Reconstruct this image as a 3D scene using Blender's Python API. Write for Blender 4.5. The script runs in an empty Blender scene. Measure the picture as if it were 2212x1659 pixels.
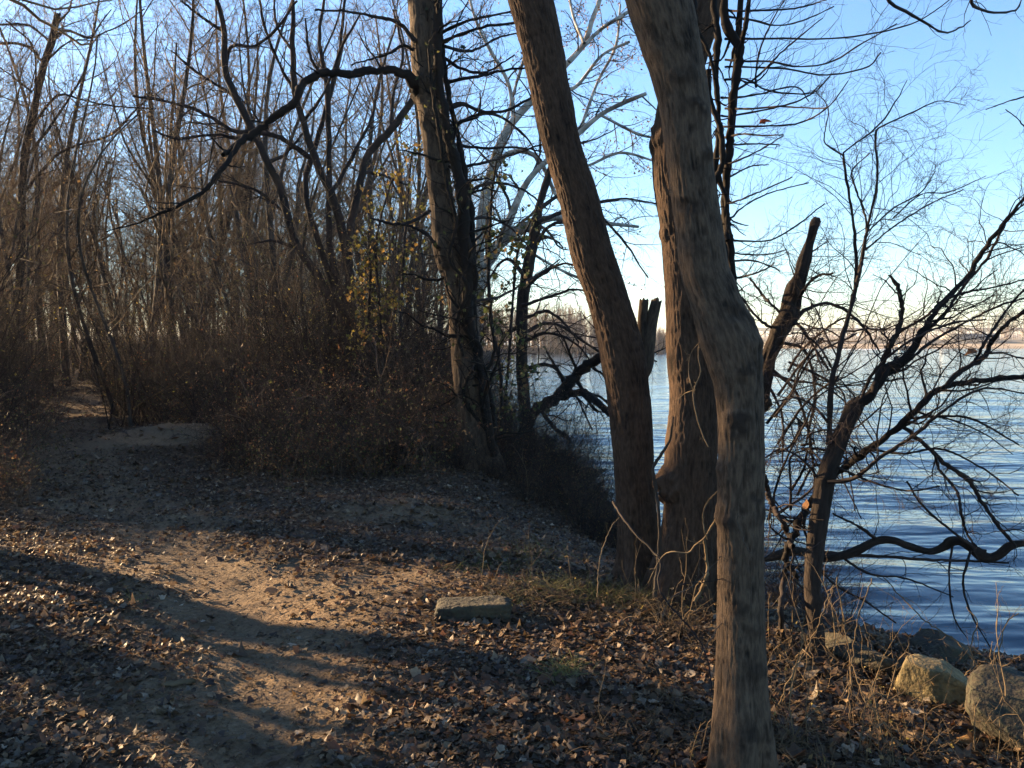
import bpy, math, random
import numpy as np
from math import radians, sin, cos, pi
RNG = np.random.default_rng(7)
sc = bpy.context.scene
COL = sc.collection
# ------------------------------------------------------------------ camera frame
W, H, F = 2212.0, 1659.0, 1804.0
CX, CY, HZ = W/2, H/2, 735.0
EYE = 1.6
PITCH = math.atan((CY-HZ)/F)
CAMP = np.array([0.0, 0.0, EYE])
WZ = -1.3                                            # river level

def ray(x, y):
    up = np.array([0, sin(PITCH), cos(PITCH)]); fw = np.array([0, cos(PITCH), -sin(PITCH)])
    v = fw*F + np.array([1.0, 0, 0])*(x-CX) + up*(CY-y)
    return v/v[1]
def P(x, y, d): return CAMP + ray(x, y)*d

# ------------------------------------------------------------------ noise
_tab = np.random.default_rng(3).random((64, 64, 64)).astype(np.float32)
def noise(p):
    p = np.asarray(p, dtype=np.float64); i = np.floor(p).astype(np.int64); f = p-i; f = f*f*(3-2*f); i &= 63; j = (i+1) & 63
    x0, y0, z0 = i[..., 0], i[..., 1], i[..., 2]; x1, y1, z1 = j[..., 0], j[..., 1], j[..., 2]
    fx, fy, fz = f[..., 0], f[..., 1], f[..., 2]
    def l(a, b, t): return a+(b-a)*t
    return l(l(l(_tab[x0, y0, z0], _tab[x1, y0, z0], fx), l(_tab[x0, y1, z0], _tab[x1, y1, z0], fx), fy),
             l(l(_tab[x0, y0, z1], _tab[x1, y0, z1], fx), l(_tab[x0, y1, z1], _tab[x1, y1, z1], fx), fy), fz)
def n2(x, y, s, o=0.0):
    return noise(np.stack([x*s+o, y*s+o*1.7, np.zeros_like(x)+o*.37], -1))

# ------------------------------------------------------------------ terrain
SH = np.array([(300, -200), (60, -40), (14, 1.2), (9, 4.6), (6, 6.3), (4.7, 7.2), (4.0, 8.2), (3.5, 9.4), (2.9, 13), (2.3, 18.8), (0.6, 25),
               (-.2, 40), (-1.2, 80), (0, 150), (4, 172), (14, 184), (40, 196), (44, 215), (20, 240), (-60, 330), (-400, 700), (-2500, 2600)], float)
PATH = np.array([(-.7, -3), (-1.0, 1), (-1.02, 3.1), (-1.1, 3.8), (-1.45, 4.7), (-2.0, 5.8), (-3.1, 7.3), (-4.9, 9.5), (-7.0, 12.8), (-9.4, 17), (-11.6, 23), (-13.4, 26.5)], float)
def seg_dist(x, y, S, signed=True):
    best = np.full(x.shape, 1e9); sg = np.ones(x.shape)
    for a, b in zip(S[:-1], S[1:]):
        d = b-a; L = (d**2).sum(); t = np.clip(((x-a[0])*d[0]+(y-a[1])*d[1])/L, 0, 1)
        ex = x-(a[0]+t*d[0]); ey = y-(a[1]+t*d[1]); q = np.hypot(ex, ey)
        c = d[0]*(y-a[1])-d[1]*(x-a[0])
        m = q < best-1e-9
        best = np.where(m, q, best); sg = np.where(m, np.sign(c), sg)
    return best*sg if signed else best
def sd(x, y):                                        # > 0 on land
    return seg_dist(x, y, SH)
def smooth(t): t = np.clip(t, 0, 1); return t*t*(3-2*t)
def height(x, y):
    x = np.asarray(x, float); y = np.asarray(y, float)
    s = sd(x, y)+(n2(x, y, .9, 5)-.5)*.7*smooth(y/3)
    z = WZ-.08+(1.33)*smooth(s/4.4)**1.15
    z = np.where(s < 0, WZ-.08+np.maximum(s*.35, -3), z)
    z += (n2(x, y, .45, 2)-.5)*.22*smooth(s/3)+(n2(x, y, 2.2, 9)-.5)*.06*smooth(s/1.5)+(n2(x, y, 6, 1)-.5)*.03+(n2(x, y, 15, 3)-.5)*.012
    z += .34*np.exp(-(((x+5.1)/1.25)**2+((y-12.9)/.85)**2))           # sandy hump by the path
    z += .14*np.exp(-(((x+1.15)/.9)**2+((y-7.9)/.45)**2))
    p = seg_dist(x, y, PATH, False)
    z -= .07*np.exp(-(p/.45)**2)
    z += 1.6*smooth((s-14)/60)*smooth((y-30)/40)
    return z
def hz(x, y): return float(height(np.array([x]), np.array([y]))[0])
def G(x, y):                                         # photo point -> terrain point
    r = ray(x, y); d = 1.0
    for _ in range(4000):
        q = CAMP+r*d
        if q[2] <= hz(q[0], q[1]): return q
        d *= 1.004
    return q

# ------------------------------------------------------------------ mesh helpers
def mesh_from(name, V, quads=None, tris=None, mat=None, smooth_=True, attrs=None):
    me = bpy.data.meshes.new(name)
    V = np.asarray(V, dtype=np.float32); me.vertices.add(len(V)); me.vertices.foreach_set('co', V.ravel())
    nq = 0 if quads is None else len(quads); nt = 0 if tris is None else len(tris)
    idx = []
    if nq: idx.append(np.asarray(quads, dtype=np.int32).ravel())
    if nt: idx.append(np.asarray(tris, dtype=np.int32).ravel())
    idx = np.concatenate(idx); me.loops.add(len(idx)); me.loops.foreach_set('vertex_index', idx)
    me.polygons.add(nq+nt)
    st = np.concatenate([np.arange(nq)*4, nq*4+np.arange(nt)*3]).astype(np.int32)
    me.polygons.foreach_set('loop_start', st)
    if smooth_: me.polygons.foreach_set('use_smooth', np.ones(nq+nt, dtype=bool))
    me.update(calc_edges=True)
    for k, (ty, arr) in (attrs or {}).items():
        a = me.attributes.new(k, ty, 'POINT')
        a.data.foreach_set({'FLOAT': 'value', 'FLOAT_VECTOR': 'vector', 'FLOAT_COLOR': 'color'}[ty], np.asarray(arr, dtype=np.float32).ravel())
    if mat: me.materials.append(mat)
    return me
def put(name, me, parent=None, loc=(0, 0, 0)):
    o = bpy.data.objects.new(name, me); COL.objects.link(o); o.location = loc
    if parent: o.parent = parent
    return o
def tag(o, label=None, cat=None, group=None, kind=None):
    if label: o['label'] = label
    if cat: o['category'] = cat
    if group: o['group'] = group
    if kind: o['kind'] = kind
    return o
def empty(name, loc, label, cat, group=None):
    o = bpy.data.objects.new(name, None); COL.objects.link(o); o.location = tuple(loc); o.empty_display_size = .2
    return tag(o, label, cat, group)
def dup(root, loc, rz=0, s=1.0, label=None, group=None, tilt=(0, 0)):
    r = root.copy(); COL.objects.link(r); r.location = tuple(loc); r.rotation_euler = (tilt[0], tilt[1], rz); r.scale = (s, s, s)
    if label: r['label'] = label
    if group: r['group'] = group
    for ch in root.children:
        c = ch.copy(); COL.objects.link(c); c.parent = r
    return r
def norm(v): return v/np.maximum(np.linalg.norm(v, axis=-1, keepdims=True), 1e-9)
def tubes(batches):
    """batches: (P(N,K,3), R(N,K), sides) -> verts, quads"""
    Vs, Qs, off = [], [], 0
    for Pp, R, S in batches:
        if len(Pp) == 0: continue
        N, K, _ = Pp.shape
        T = norm(np.gradient(Pp, axis=1))
        ref = norm(np.cross(T[:, 0], np.where(np.abs(T[:, 0, 2:3]) > .8, np.array([[1.0, .2, 0]]), np.array([[.1, .2, 1.0]]))))[:, None, :]
        A = norm(ref-(ref*T).sum(-1, keepdims=True)*T); B = np.cross(T, A)
        a = np.arange(S)*2*pi/S
        V = Pp[:, :, None, :]+R[:, :, None, None]*(A[:, :, None, :]*np.cos(a)[None, None, :, None]+B[:, :, None, :]*np.sin(a)[None, None, :, None])
        Vs.append(V.reshape(-1, 3))
        n = np.arange(N)[:, None, None]*K*S; k = np.arange(K-1)[None, :, None]*S; s = np.arange(S)[None, None, :]; s1 = (s+1) % S
        q = np.stack([n+k+s, n+k+s1, n+k+S+s1, n+k+S+s], -1).reshape(-1, 4)
        Qs.append(q+off); off += N*K*S
    return np.concatenate(Vs), np.concatenate(Qs)
def tube_mesh(name, batches, mat, base=(0, 0, 0)):
    V, Q = tubes(batches)
    return mesh_from(name, V-np.asarray(base), Q, None, mat)
def resample(pts, K, cols=3):
    """Catmull-Rom through pts (n,c) -> K points evenly by length"""
    p = np.asarray(pts, float); e = np.vstack([2*p[0]-p[1], p, 2*p[-1]-p[-2]]); out = []
    for i in range(1, len(e)-2):
        for t in np.linspace(0, 1, 16, endpoint=False):
            a, b, c, d = e[i-1], e[i], e[i+1], e[i+2]
            out.append(.5*((2*b)+(-a+c)*t+(2*a-5*b+4*c-d)*t*t+(-a+3*b-3*c+d)*t**3))
    out.append(p[-1]); out = np.array(out)
    L = np.concatenate([[0], np.cumsum(np.linalg.norm(np.diff(out[:, :cols], axis=0), axis=1))]); q = np.linspace(0, L[-1], K)
    return np.stack([np.interp(q, L, out[:, j]) for j in range(out.shape[1])], 1)
def trace(pts, d0, d1=None, r0=None, r1=None, K=24, wig=0.0):
    """photo polyline [(x,y[,r])] at real distances d0..d1 -> (1,K,3),(1,K)"""
    d1 = d0 if d1 is None else d1; n = len(pts); A = []
    for i, p in enumerate(pts):
        t = i/(n-1); d = d0+(d1-d0)*t
        r = p[2] if len(p) > 2 else r0+(r1-r0)*t
        w = P(p[0], p[1], d); A.append((w[0], w[1], w[2], r*d/F))
    A = resample(A, K)
    if wig: A[:, :3] += (A[:, :3]-CAMP)/A[:, 1:2]*((noise(np.stack([np.arange(K)*5.0/K, np.full(K, pts[0][0]*.13), np.full(K, pts[0][1]*.17)], -1))-.5)*wig)[:, None]
    return A[None, :, :3], np.maximum(A[None, :, 3], .0006)
def grow(Pp, R, n, ln, K=6, ang=(.5, 1.1), wig=.18, up=.06, t0=.15, t1=1.0, rs=.6, rng=RNG, sag=0.0, rmin=.0012, side=None, absl=None):
    N, K0, _ = Pp.shape; M = N*n
    pi_ = np.repeat(np.arange(N), n); t = t0+(t1-t0)*((np.tile(np.arange(n), N)+rng.random(M))/n)
    f = t*(K0-1); i = np.minimum(f.astype(int), K0-2); w = (f-i)[:, None]
    p = Pp[pi_, i]*(1-w)+Pp[pi_, i+1]*w; T = norm(Pp[pi_, i+1]-Pp[pi_, i]); rp = R[pi_, i]*(1-w[:, 0])+R[pi_, i+1]*w[:, 0]
    L = np.linalg.norm(np.diff(Pp, axis=1), axis=2).sum(1)[pi_]
    if absl: L = np.full(M, absl)
    q = rng.normal(size=(M, 3))
    if side is not None: q = q*.45+np.asarray(side)
    q = norm(q-(q*T).sum(1, keepdims=True)*T)
    a = rng.uniform(*ang, M)[:, None]; d = T*np.cos(a)+q*np.sin(a)
    cl = ln*L*rng.uniform(.55, 1.25, M)*(1.15-.6*t); st = (cl/(K-1))[:, None]
    out = np.zeros((M, K, 3)); out[:, 0] = p
    for k in range(1, K):
        d = norm(d+rng.normal(size=(M, 3))*wig+np.array([0, 0, up-sag*k/K])); out[:, k] = out[:, k-1]+d*st
    rr = np.maximum(rp*rs*rng.uniform(.6, 1.0, M), rmin)[:, None]*np.linspace(1, .3, K)[None, :]
    return out, np.maximum(rr, rmin*.55)

# ------------------------------------------------------------------ materials
MATS = {}
def newmat(name):
    m = bpy.data.materials.new(name); m.use_nodes = True; nt = m.node_tree; b = nt.nodes['Principled BSDF']; MATS[name] = m
    return m, nt, b
def nd(nt, ty, **kw):
    n = nt.nodes.new(ty)
    for k, v in kw.items():
        if k in n.inputs: n.inputs[k].default_value = v
        else: setattr(n, k, v)
    return n
def ramp(nt, fac, stops):
    r = nt.nodes.new('ShaderNodeValToRGB'); e = r.color_ramp.elements
    while len(e) < len(stops): e.new(.5)
    for el, (p, c) in zip(e, stops): el.position = p; el.color = (*c, 1)
    nt.links.new(fac, r.inputs[0]); return r.outputs[0]
def mapping(nt, src, scale):
    m = nd(nt, 'ShaderNodeMapping'); m.inputs['Scale'].default_value = scale; nt.links.new(src, m.inputs[0]); return m.outputs[0]
def mix(nt, f, a, b, mode='MIX'):
    m = nt.nodes.new('ShaderNodeMix'); m.data_type = 'RGBA'; m.blend_type = mode
    for s, v in ((m.inputs[0], f), (m.inputs[6], a), (m.inputs[7], b)):
        if hasattr(v, 'is_linked'): nt.links.new(v, s)
        else: s.default_value = v if isinstance(v, float) else (*v, 1)
    return m.outputs[2]
def bark(name, dark, light, knotc=(.02, .014, .01), hero=True, sc_=1.0, bump=.6, lichen=None, zs=.16, cm=.75):
    m, nt, b = newmat(name)
    if hero: src = nd(nt, 'ShaderNodeAttribute', attribute_name='bc').outputs['Vector']
    else: src = nd(nt, 'ShaderNodeTexCoord').outputs['Object']
    st = mapping(nt, src, (1, 1, zs)); n1 = nd(nt, 'ShaderNodeTexNoise', Scale=55*sc_, Detail=6, Roughness=.65); nt.links.new(st, n1.inputs[0])
    st2 = mapping(nt, src, (1, 1, .45)); n2_ = nd(nt, 'ShaderNodeTexNoise', Scale=9*sc_, Detail=5, Roughness=.6); nt.links.new(st2, n2_.inputs[0])
    n3 = nd(nt, 'ShaderNodeTexNoise', Scale=320*sc_, Detail=3); nt.links.new(st2, n3.inputs[0])
    c = ramp(nt, n1.outputs[0], [(.4, dark), (.5, tuple((a+b_)/2 for a, b_ in zip(dark, light))), (.6, light)])
    c = mix(nt, .5, c, ramp(nt, n2_.outputs[0], [(.3, tuple(x*.55 for x in dark)), (.5, light), (.7, tuple(min(1, x*1.25) for x in light))]))
    if lichen: c = mix(nt, ramp(nt, n2_.outputs[0], [(.5, (0, 0, 0)), (.62, (.6,)*3)]), c, lichen)
    if hero:
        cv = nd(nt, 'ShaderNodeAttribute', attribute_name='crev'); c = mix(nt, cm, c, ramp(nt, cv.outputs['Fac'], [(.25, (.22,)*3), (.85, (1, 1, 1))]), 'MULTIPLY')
        k = nd(nt, 'ShaderNodeAttribute', attribute_name='knot'); c = mix(nt, k.outputs['Fac'], c, knotc)
    nt.links.new(c, b.inputs['Base Color']); b.inputs['Roughness'].default_value = .9; b.inputs['Specular IOR Level'].default_value = .2
    ad = nd(nt, 'ShaderNodeMath', operation='MULTIPLY_ADD'); nt.links.new(n3.outputs[0], ad.inputs[0]); ad.inputs[1].default_value = .35; nt.links.new(n1.outputs[0], ad.inputs[2])
    bu = nd(nt, 'ShaderNodeBump', Strength=bump, Distance=.012); nt.links.new(ad.outputs[0], bu.inputs['Height']); nt.links.new(bu.outputs[0], b.inputs['Normal'])
    return m
def twigmat(name, a, b_, rough=.85, vary=.4):
    m, nt, b = newmat(name)
    tc = nd(nt, 'ShaderNodeTexCoord').outputs['Object']; n = nd(nt, 'ShaderNodeTexNoise', Scale=3.0, Detail=2); nt.links.new(tc, n.inputs[0])
    c = ramp(nt, n.outputs[0], [(.35, a), (.65, b_)])
    oi = nd(nt, 'ShaderNodeObjectInfo'); mr = nd(nt, 'ShaderNodeMapRange'); nt.links.new(oi.outputs['Random'], mr.inputs[0]); mr.inputs[3].default_value = 1-vary; mr.inputs[4].default_value = 1+vary*.6
    v = nd(nt, 'ShaderNodeVectorMath', operation='SCALE'); nt.links.new(c, v.inputs[0]); nt.links.new(mr.outputs[0], v.inputs['Scale'])
    nt.links.new(v.outputs[0], b.inputs['Base Color']); b.inputs['Roughness'].default_value = rough; b.inputs['Specular IOR Level'].default_value = .25
    return m
def leafmat(name, trans=.35):
    m, nt, b = newmat(name)
    a = nd(nt, 'ShaderNodeAttribute', attribute_name='Col'); tc = nd(nt, 'ShaderNodeTexCoord').outputs['Object']
    n = nd(nt, 'ShaderNodeTexNoise', Scale=60, Detail=3); nt.links.new(tc, n.inputs[0])
    c = mix(nt, ramp(nt, n.outputs[0], [(.4, (0, 0, 0)), (.7, (.45,)*3)]), a.outputs['Color'], (.05, .03, .02))
    nt.links.new(c, b.inputs['Base Color']); b.inputs['Roughness'].default_value = .6; b.inputs['Specular IOR Level'].default_value = .35
    t = nd(nt, 'ShaderNodeBsdfTranslucent'); nt.links.new(c, t.inputs[0])
    mx = nd(nt, 'ShaderNodeMixShader'); mx.inputs[0].default_value = trans; nt.links.new(b.outputs[0], mx.inputs[1]); nt.links.new(t.outputs[0], mx.inputs[2])
    nt.links.new(mx.outputs[0], nt.nodes['Material Output'].inputs[0]); return m
B_GREY = bark('bark_grey', (.0135, .0095, .0065), (.098, .069, .046), sc_=1.5, bump=.7, zs=.22, cm=.85)
B_FUR = bark('bark_furrowed', (0.0132, 0.0078, 0.0054), (0.0720, 0.0432, 0.0264), sc_=1.3, bump=.9, zs=.3)
B_DARK = bark('bark_dark', (.0065, .005, .0045), (.029, .021, .016), sc_=.9, bump=.8)
B_PALE = twigmat('bark_pale', (0.1500, 0.1350, 0.1125), (0.4650, 0.4275, 0.3600), vary=.05)
B_WOOD = twigmat('bark_wood', (0.0246, 0.0190, 0.0147), (0.0702, 0.0541, 0.0407), vary=.35)
T_DARK = twigmat('twig_dark', (0.0110, 0.0077, 0.0066), (0.0303, 0.0198, 0.0165))
T_GREY = twigmat('twig_grey', (0.0338, 0.0255, 0.0195), (0.0975, 0.0750, 0.0555))
T_TAN = twigmat('twig_tan', (0.0840, 0.0570, 0.0300), (0.1680, 0.1200, 0.0660))
T_RED = twigmat('twig_red', (0.0330, 0.0210, 0.0150), (0.1125, 0.0720, 0.0480))
T_WOOD = twigmat('twig_warm', (.055, .034, .017), (.23, .145, .07))
L_LEAF = leafmat('dead_leaf', .3)
L_LIVE = leafmat('live_leaf', .45)

# ------------------------------------------------------------------ leaves
_ang = np.linspace(0, 2*pi, 10, endpoint=False)
_rad = np.array([1.0, .68, .95, .66, .8, .5, .8, .66, .95, .68])
def leaves(name, pos, size, pal, mat, rng=RNG, flat=.5, base=(0, 0, 0), hang=False, simple=False, wts=None):
    """mesh of separate curled lobed leaves"""
    N = len(pos); pos = np.asarray(pos)-np.asarray(base)
    if simple: an = np.linspace(0, 2*pi, 4, endpoint=False); ra = np.array([1.0, .55, .9, .55])
    else: an, ra = _ang, _rad
    k = len(an)
    rr = ra[None, :]*(1+rng.normal(size=(N, k))*.14); x = rr*np.cos(an)*rng.uniform(.75, 1.1, (N, 1)); y = rr*np.sin(an)*rng.uniform(.6, 1.0, (N, 1))
    ca, cb = rng.normal(size=(N, 1))*.55, rng.normal(size=(N, 1))*.4; z = ca*y*y+cb*x*x+rng.normal(size=(N, k))*.09
    Lc = np.stack([np.concatenate([np.zeros((N, 1)), x], 1), np.concatenate([np.zeros((N, 1)), y], 1), np.concatenate([np.zeros((N, 1)), z], 1)], -1)*size[:, None, None]
    nrm = norm(np.stack([rng.normal(size=N)*flat, rng.normal(size=N)*flat, np.ones(N)], -1)) if not hang else norm(rng.normal(size=(N, 3)))
    u = norm(np.cross(nrm, norm(rng.normal(size=(N, 3))))); v = np.cross(nrm, u)
    V = pos[:, None, :]+Lc[..., 0:1]*u[:, None]+Lc[..., 1:2]*v[:, None]+Lc[..., 2:3]*nrm[:, None]
    b = np.arange(N)[:, None]*(k+1); j = np.arange(k)[None, :]
    tr = np.stack([b+0*j, b+1+j, b+1+(j+1) % k], -1).reshape(-1, 3)
    pal = np.asarray(pal); ci = rng.choice(len(pal), N, p=wts); c = pal[ci]*rng.uniform(.65, 1.25, (N, 1)); c = np.concatenate([c, np.ones((N, 1))], 1)
    cc = np.repeat(c[:, None, :], k+1, 1).reshape(-1, 4)
    return mesh_from(name, V.reshape(-1, 3), None, tr, mat, True, {'Col': ('FLOAT_COLOR', cc)})
DEAD = [(.085, .053, .03), (.15, .1, .053), (.055, .036, .023), (.22, .16, .095), (.13, .06, .028), (.14, .118, .09), (.038, .026, .019), (.34, .28, .2)]
DW = [.22, .2, .2, .08, .09, .09, .1, .02]

# ------------------------------------------------------------------ hero trunks
def trunk_mesh(name, pts, mat, base, step=.014, sides=110, ridge=.008, fr=42, fz=7, lump=.012, knots=(), flare=.0, seed=0.0, hor=0.0, cap=False):
    """pts (n,4) world centre line + radius, base first; furrowed bark as real relief. knots: (height m, angle deg, size m, push m, dark)"""
    A = resample(pts, 400); L = np.linalg.norm(np.diff(A[:, :3], axis=0), axis=1).sum(); K = max(24, int(L/step)); A = resample(pts, K)
    C = A[:, :3]; R = A[:, 3]; T = norm(np.gradient(C, axis=0)); ref = np.array([0, -1.0, 0])
    N = norm(ref-(T @ ref)[:, None]*T); B = np.cross(T, N)
    s = np.linspace(0, L, K)[:, None]; a = (np.arange(sides)*2*pi/sides)[None, :]
    bx, by, bz = np.cos(a)*R[:, None], np.sin(a)*R[:, None], s+0*a
    def nn(fx, fz_, o): return noise(np.stack([bx*fx+o+seed, by*fx+o*2.1, bz*fz_+o*.7+0*bx], -1))
    wx = (nn(9, 3, 3.3)-.5)*.9
    rg = noise(np.stack([bx*fr+wx+seed, by*fr+wx, bz*fz+0*bx], -1)); rg = 1-np.abs(2*rg-1); rg2 = 1-np.abs(2*nn(fr*1.9, fz*2.2, 8.8)-1)
    d = ridge*(rg-.6)+ridge*.45*(rg2-.6)+lump*2*(nn(5, 2.5, 1.1)-.5)+lump*.8*(nn(14, 9, 6.1)-.5)
    if hor: d += hor*(1-np.abs(2*nn(3, 16, 4.4)-1))**3
    kn = np.zeros_like(d)
    for kh, ka, ks, kp, kd in knots:
        da = (a-radians(ka)+pi) % (2*pi)-pi; w1 = (nn(16, 16, kh*3)-.5)*1.3; w2 = (nn(18, 18, kh*5+4)-.5)*1.1; q = (((da*R[:, None]/ks)+w1)**2+(((s-kh)/(ks*.75))+w2)**2); g = np.exp(-q*1.3)
        d += kp*g*(1+.6*(nn(30, 30, kh*7)-.5)*2); ring = np.exp(-((np.sqrt(q)-1.1)/.3)**2)
        d += abs(kp)*.25*ring; kn = np.maximum(kn, .92*kd*np.clip(g*2.1*(-.15+2.0*nn(70, 60, 2+kh)), 0, 1))
    if flare: d += flare*np.exp(-np.maximum(s-.18, 0)/.22)*(.6+.5*np.cos(5*a+seed)+.3*np.cos(3*a+1))
    rad = R[:, None]+d
    V = C[:, None, :]+rad[..., None]*(N[:, None, :]*np.cos(a)[..., None]+B[:, None, :]*np.sin(a)[..., None])
    k = np.arange(K-1)[:, None]*sides; j = np.arange(sides)[None, :]; j1 = (j+1) % sides
    Q = np.stack([k+j, k+j1, k+sides+j1, k+sides+j], -1).reshape(-1, 4)
    if cap: V[-4:] += T[-1]*(noise(V[-4:]*90)-.35)[..., None]*R[-1]*1.3*np.array([.2, .5, .8, 1])[:, None, None]
    V = V.reshape(-1, 3); bc = np.stack([bx+seed, by, bz], -1).reshape(-1, 3); kn = kn.reshape(-1); tr = None
    if cap:
        V = np.vstack([V, C[-1]-T[-1]*R[-1]*.4]); bc = np.vstack([bc, bc[-1]]); kn = np.append(kn, .6); e = (K-1)*sides
        tr = np.stack([e+j[0], e+j1[0], np.full(sides, len(V)-1)], -1)
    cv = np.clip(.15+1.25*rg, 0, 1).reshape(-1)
    if cap: cv = np.append(cv, 1.0)
    return mesh_from(name, V-np.asarray(base), Q, tr, mat, True, {'crev': ('FLOAT', cv), 'bc': ('FLOAT_VECTOR', bc), 'knot': ('FLOAT', np.clip(kn, 0, 1))})
def tw(pts, d0, d1=None):
    d1 = d0 if d1 is None else d1; n = len(pts); out = []
    for i, (x, y, r) in enumerate(pts):
        d = d0+(d1-d0)*i/(n-1); w = P(x, y, d); out.append((*w, r*d/F))
    return out
def ext_down(pts, z):                                # carry the foot of a trunk below the soil
    p = list(pts); a = np.array(p[0]); b = np.array([a[0], a[1], z, a[3]*1.05]); return [tuple(b)]+p

# ================================================================== SETTING
def ground_mat():
    m, nt, b = newmat('ground')
    at = nd(nt, 'ShaderNodeAttribute', attribute_name='path'); tc = nd(nt, 'ShaderNodeTexCoord').outputs['Object']
    n1 = nd(nt, 'ShaderNodeTexNoise', Scale=1.3, Detail=8, Roughness=.65); n2_ = nd(nt, 'ShaderNodeTexNoise', Scale=38, Detail=6, Roughness=.7); n3 = nd(nt, 'ShaderNodeTexVoronoi', Scale=26)
    for n in (n1, n2_, n3): nt.links.new(tc, n.inputs['Vector'])
    soil = ramp(nt, n2_.outputs[0], [(.3, (.022, .015, .01)), (.5, (.06, .04, .027)), (.72, (.12, .085, .056))])
    sand = ramp(nt, n2_.outputs[0], [(.3, (.075, .054, .034)), (.5, (.165, .12, .074)), (.75, (.26, .19, .118))])
    sand = mix(nt, ramp(nt, n1.outputs[0], [(.38, (0, 0, 0)), (.62, (.55,)*3)]), sand, (.115, .075, .048))
    mm = nd(nt, 'ShaderNodeMath', operation='ADD'); nt.links.new(at.outputs['Fac'], mm.inputs[0]); q = nd(nt, 'ShaderNodeMath', operation='MULTIPLY_ADD'); nt.links.new(n1.outputs[0], q.inputs[0]); q.inputs[1].default_value = 1.0; q.inputs[2].default_value = -.5; nt.links.new(q.outputs[0], mm.inputs[1])
    f = ramp(nt, mm.outputs[0], [(.25, (0, 0, 0)), (.6, (1, 1, 1))])
    nt.links.new(mix(nt, f, soil, sand), b.inputs['Base Color']); b.inputs['Roughness'].default_value = .95; b.inputs['Specular IOR Level'].default_value = .15
    a = nd(nt, 'ShaderNodeMath', operation='MULTIPLY_ADD'); nt.links.new(n2_.outputs[0], a.inputs[0]); a.inputs[1].default_value = 1; 
    s3 = nd(nt, 'ShaderNodeMath', operation='MULTIPLY'); nt.links.new(n3.outputs[0], s3.inputs[0]); s3.inputs[1].default_value = .5; nt.links.new(s3.outputs[0], a.inputs[2])
    bu = nd(nt, 'ShaderNodeBump', Strength=.8, Distance=.03); nt.links.new(a.outputs[0], bu.inputs['Height']); nt.links.new(bu.outputs[0], b.inputs['Normal'])
    return m
def warp_grid(N, cx, cy, a, ext):
    bb = math.asinh(ext/a); u = np.linspace(-1, 1, N); g = a*np.sinh(bb*u); X, Y = np.meshgrid(g+cx, g+cy, indexing='ij')
    i = np.arange(N-1)[:, None]*N+np.arange(N-1)[None, :]
    return X, Y, np.stack([i, i+N, i+N+1, i+1], -1).reshape(-1, 4)
def pathf(x, y):
    p = seg_dist(x, y, PATH, False); q = p/(.56+.12*smooth((y-6)/4)+(n2(x, y, 1.6, 4)-.5)*.5)
    f = np.exp(-q**2*.7)
    f = np.maximum(f, .95*np.exp(-((((x+5.3)/1.15)**2+((y-12.7)/.8)**2))**1.5)); f = np.maximum(f, .8*np.exp(-((((x+1.05)/.75)**2+((y-7.7)/.4)**2))**1.5))
    f = np.maximum(f, .55*np.exp(-((((x+.1)/1.0)**2+((y-7.2)/.8)**2))**1.5)); f = np.maximum(f, .75*np.exp(-((((x+.9)/.9)**2+((y-5.6)/.5)**2))**1.5))
    return np.clip(f, 0, 1)
X, Y, Q = warp_grid(720, -.5, 5.5, 1.9, 1500)
Z = height(X, Y); Pf = pathf(X, Y)
trk = np.zeros_like(Z)
for o in (-.05, .12):                                 # tyre tread marks pressed in the dirt
    pd = seg_dist(X-o, Y, PATH[:6], False); m = np.exp(-(pd/.05)**4)*(Y < 5.2); trk += m*(.004*np.sin((X*.35+Y)*2*pi/.07)-.006)
Z += trk
tag(put('ground', mesh_from('ground', np.stack([X, Y, Z], -1).reshape(-1, 3), Q, None, ground_mat(), True, {'path': ('FLOAT', Pf.ravel())})), kind='structure')

def water_mat():
    m, nt, b = newmat('river_water')
    b.inputs['Base Color'].default_value = (.02, .05, .08, 1); b.inputs['Roughness'].default_value = .09; b.inputs['IOR'].default_value = 1.33; b.inputs['Specular IOR Level'].default_value = .5
    tc = nd(nt, 'ShaderNodeTexCoord').outputs['Object']
    hs = []
    for sc_, st, det, w in ((1.9, (.3, 1, 1), 1, .9), (4.6, (.4, 1, 1), 1, .22), (.5, (.4, 1, 1), 1, 1.3)):
        n = nd(nt, 'ShaderNodeTexNoise', Scale=sc_, Detail=det, Roughness=.5, Distortion=.4); nt.links.new(mapping(nt, tc, st), n.inputs[0])
        q = nd(nt, 'ShaderNodeMath', operation='MULTIPLY'); nt.links.new(n.outputs[0], q.inputs[0]); q.inputs[1].default_value = w; hs.append(q.outputs[0])
    a = nd(nt, 'ShaderNodeMath', operation='ADD'); nt.links.new(hs[0], a.inputs[0]); nt.links.new(hs[1], a.inputs[1])
    a2 = nd(nt, 'ShaderNodeMath', operation='ADD'); nt.links.new(a.outputs[0], a2.inputs[0]); nt.links.new(hs[2], a2.inputs[1])
    bu = nd(nt, 'ShaderNodeBump', Strength=1.0, Distance=.075); nt.links.new(a2.outputs[0], bu.inputs['Height']); nt.links.new(bu.outputs[0], b.inputs['Normal'])
    return m
X, Y, Q = warp_grid(640, 5.5, 12, 6.0, 4000)
spc = np.maximum(np.hypot(X-5.5, Y-12), 6)*math.asinh(4000/6)*2/640
Z = np.full_like(X, WZ)
wr = np.random.default_rng(11)
for k in range(26):
    lam = .38*1.13**k*.8; th = wr.normal()*.38+.12; kx, ky = sin(th)*2*pi/lam, cos(th)*2*pi/lam
    Z += .0037*lam**.75*np.sin(X*kx+Y*ky+wr.random()*6.28+1.2*(n2(X, Y, .3, k)-.5))*np.clip((lam/spc-3)/3, 0, 1)
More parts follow.
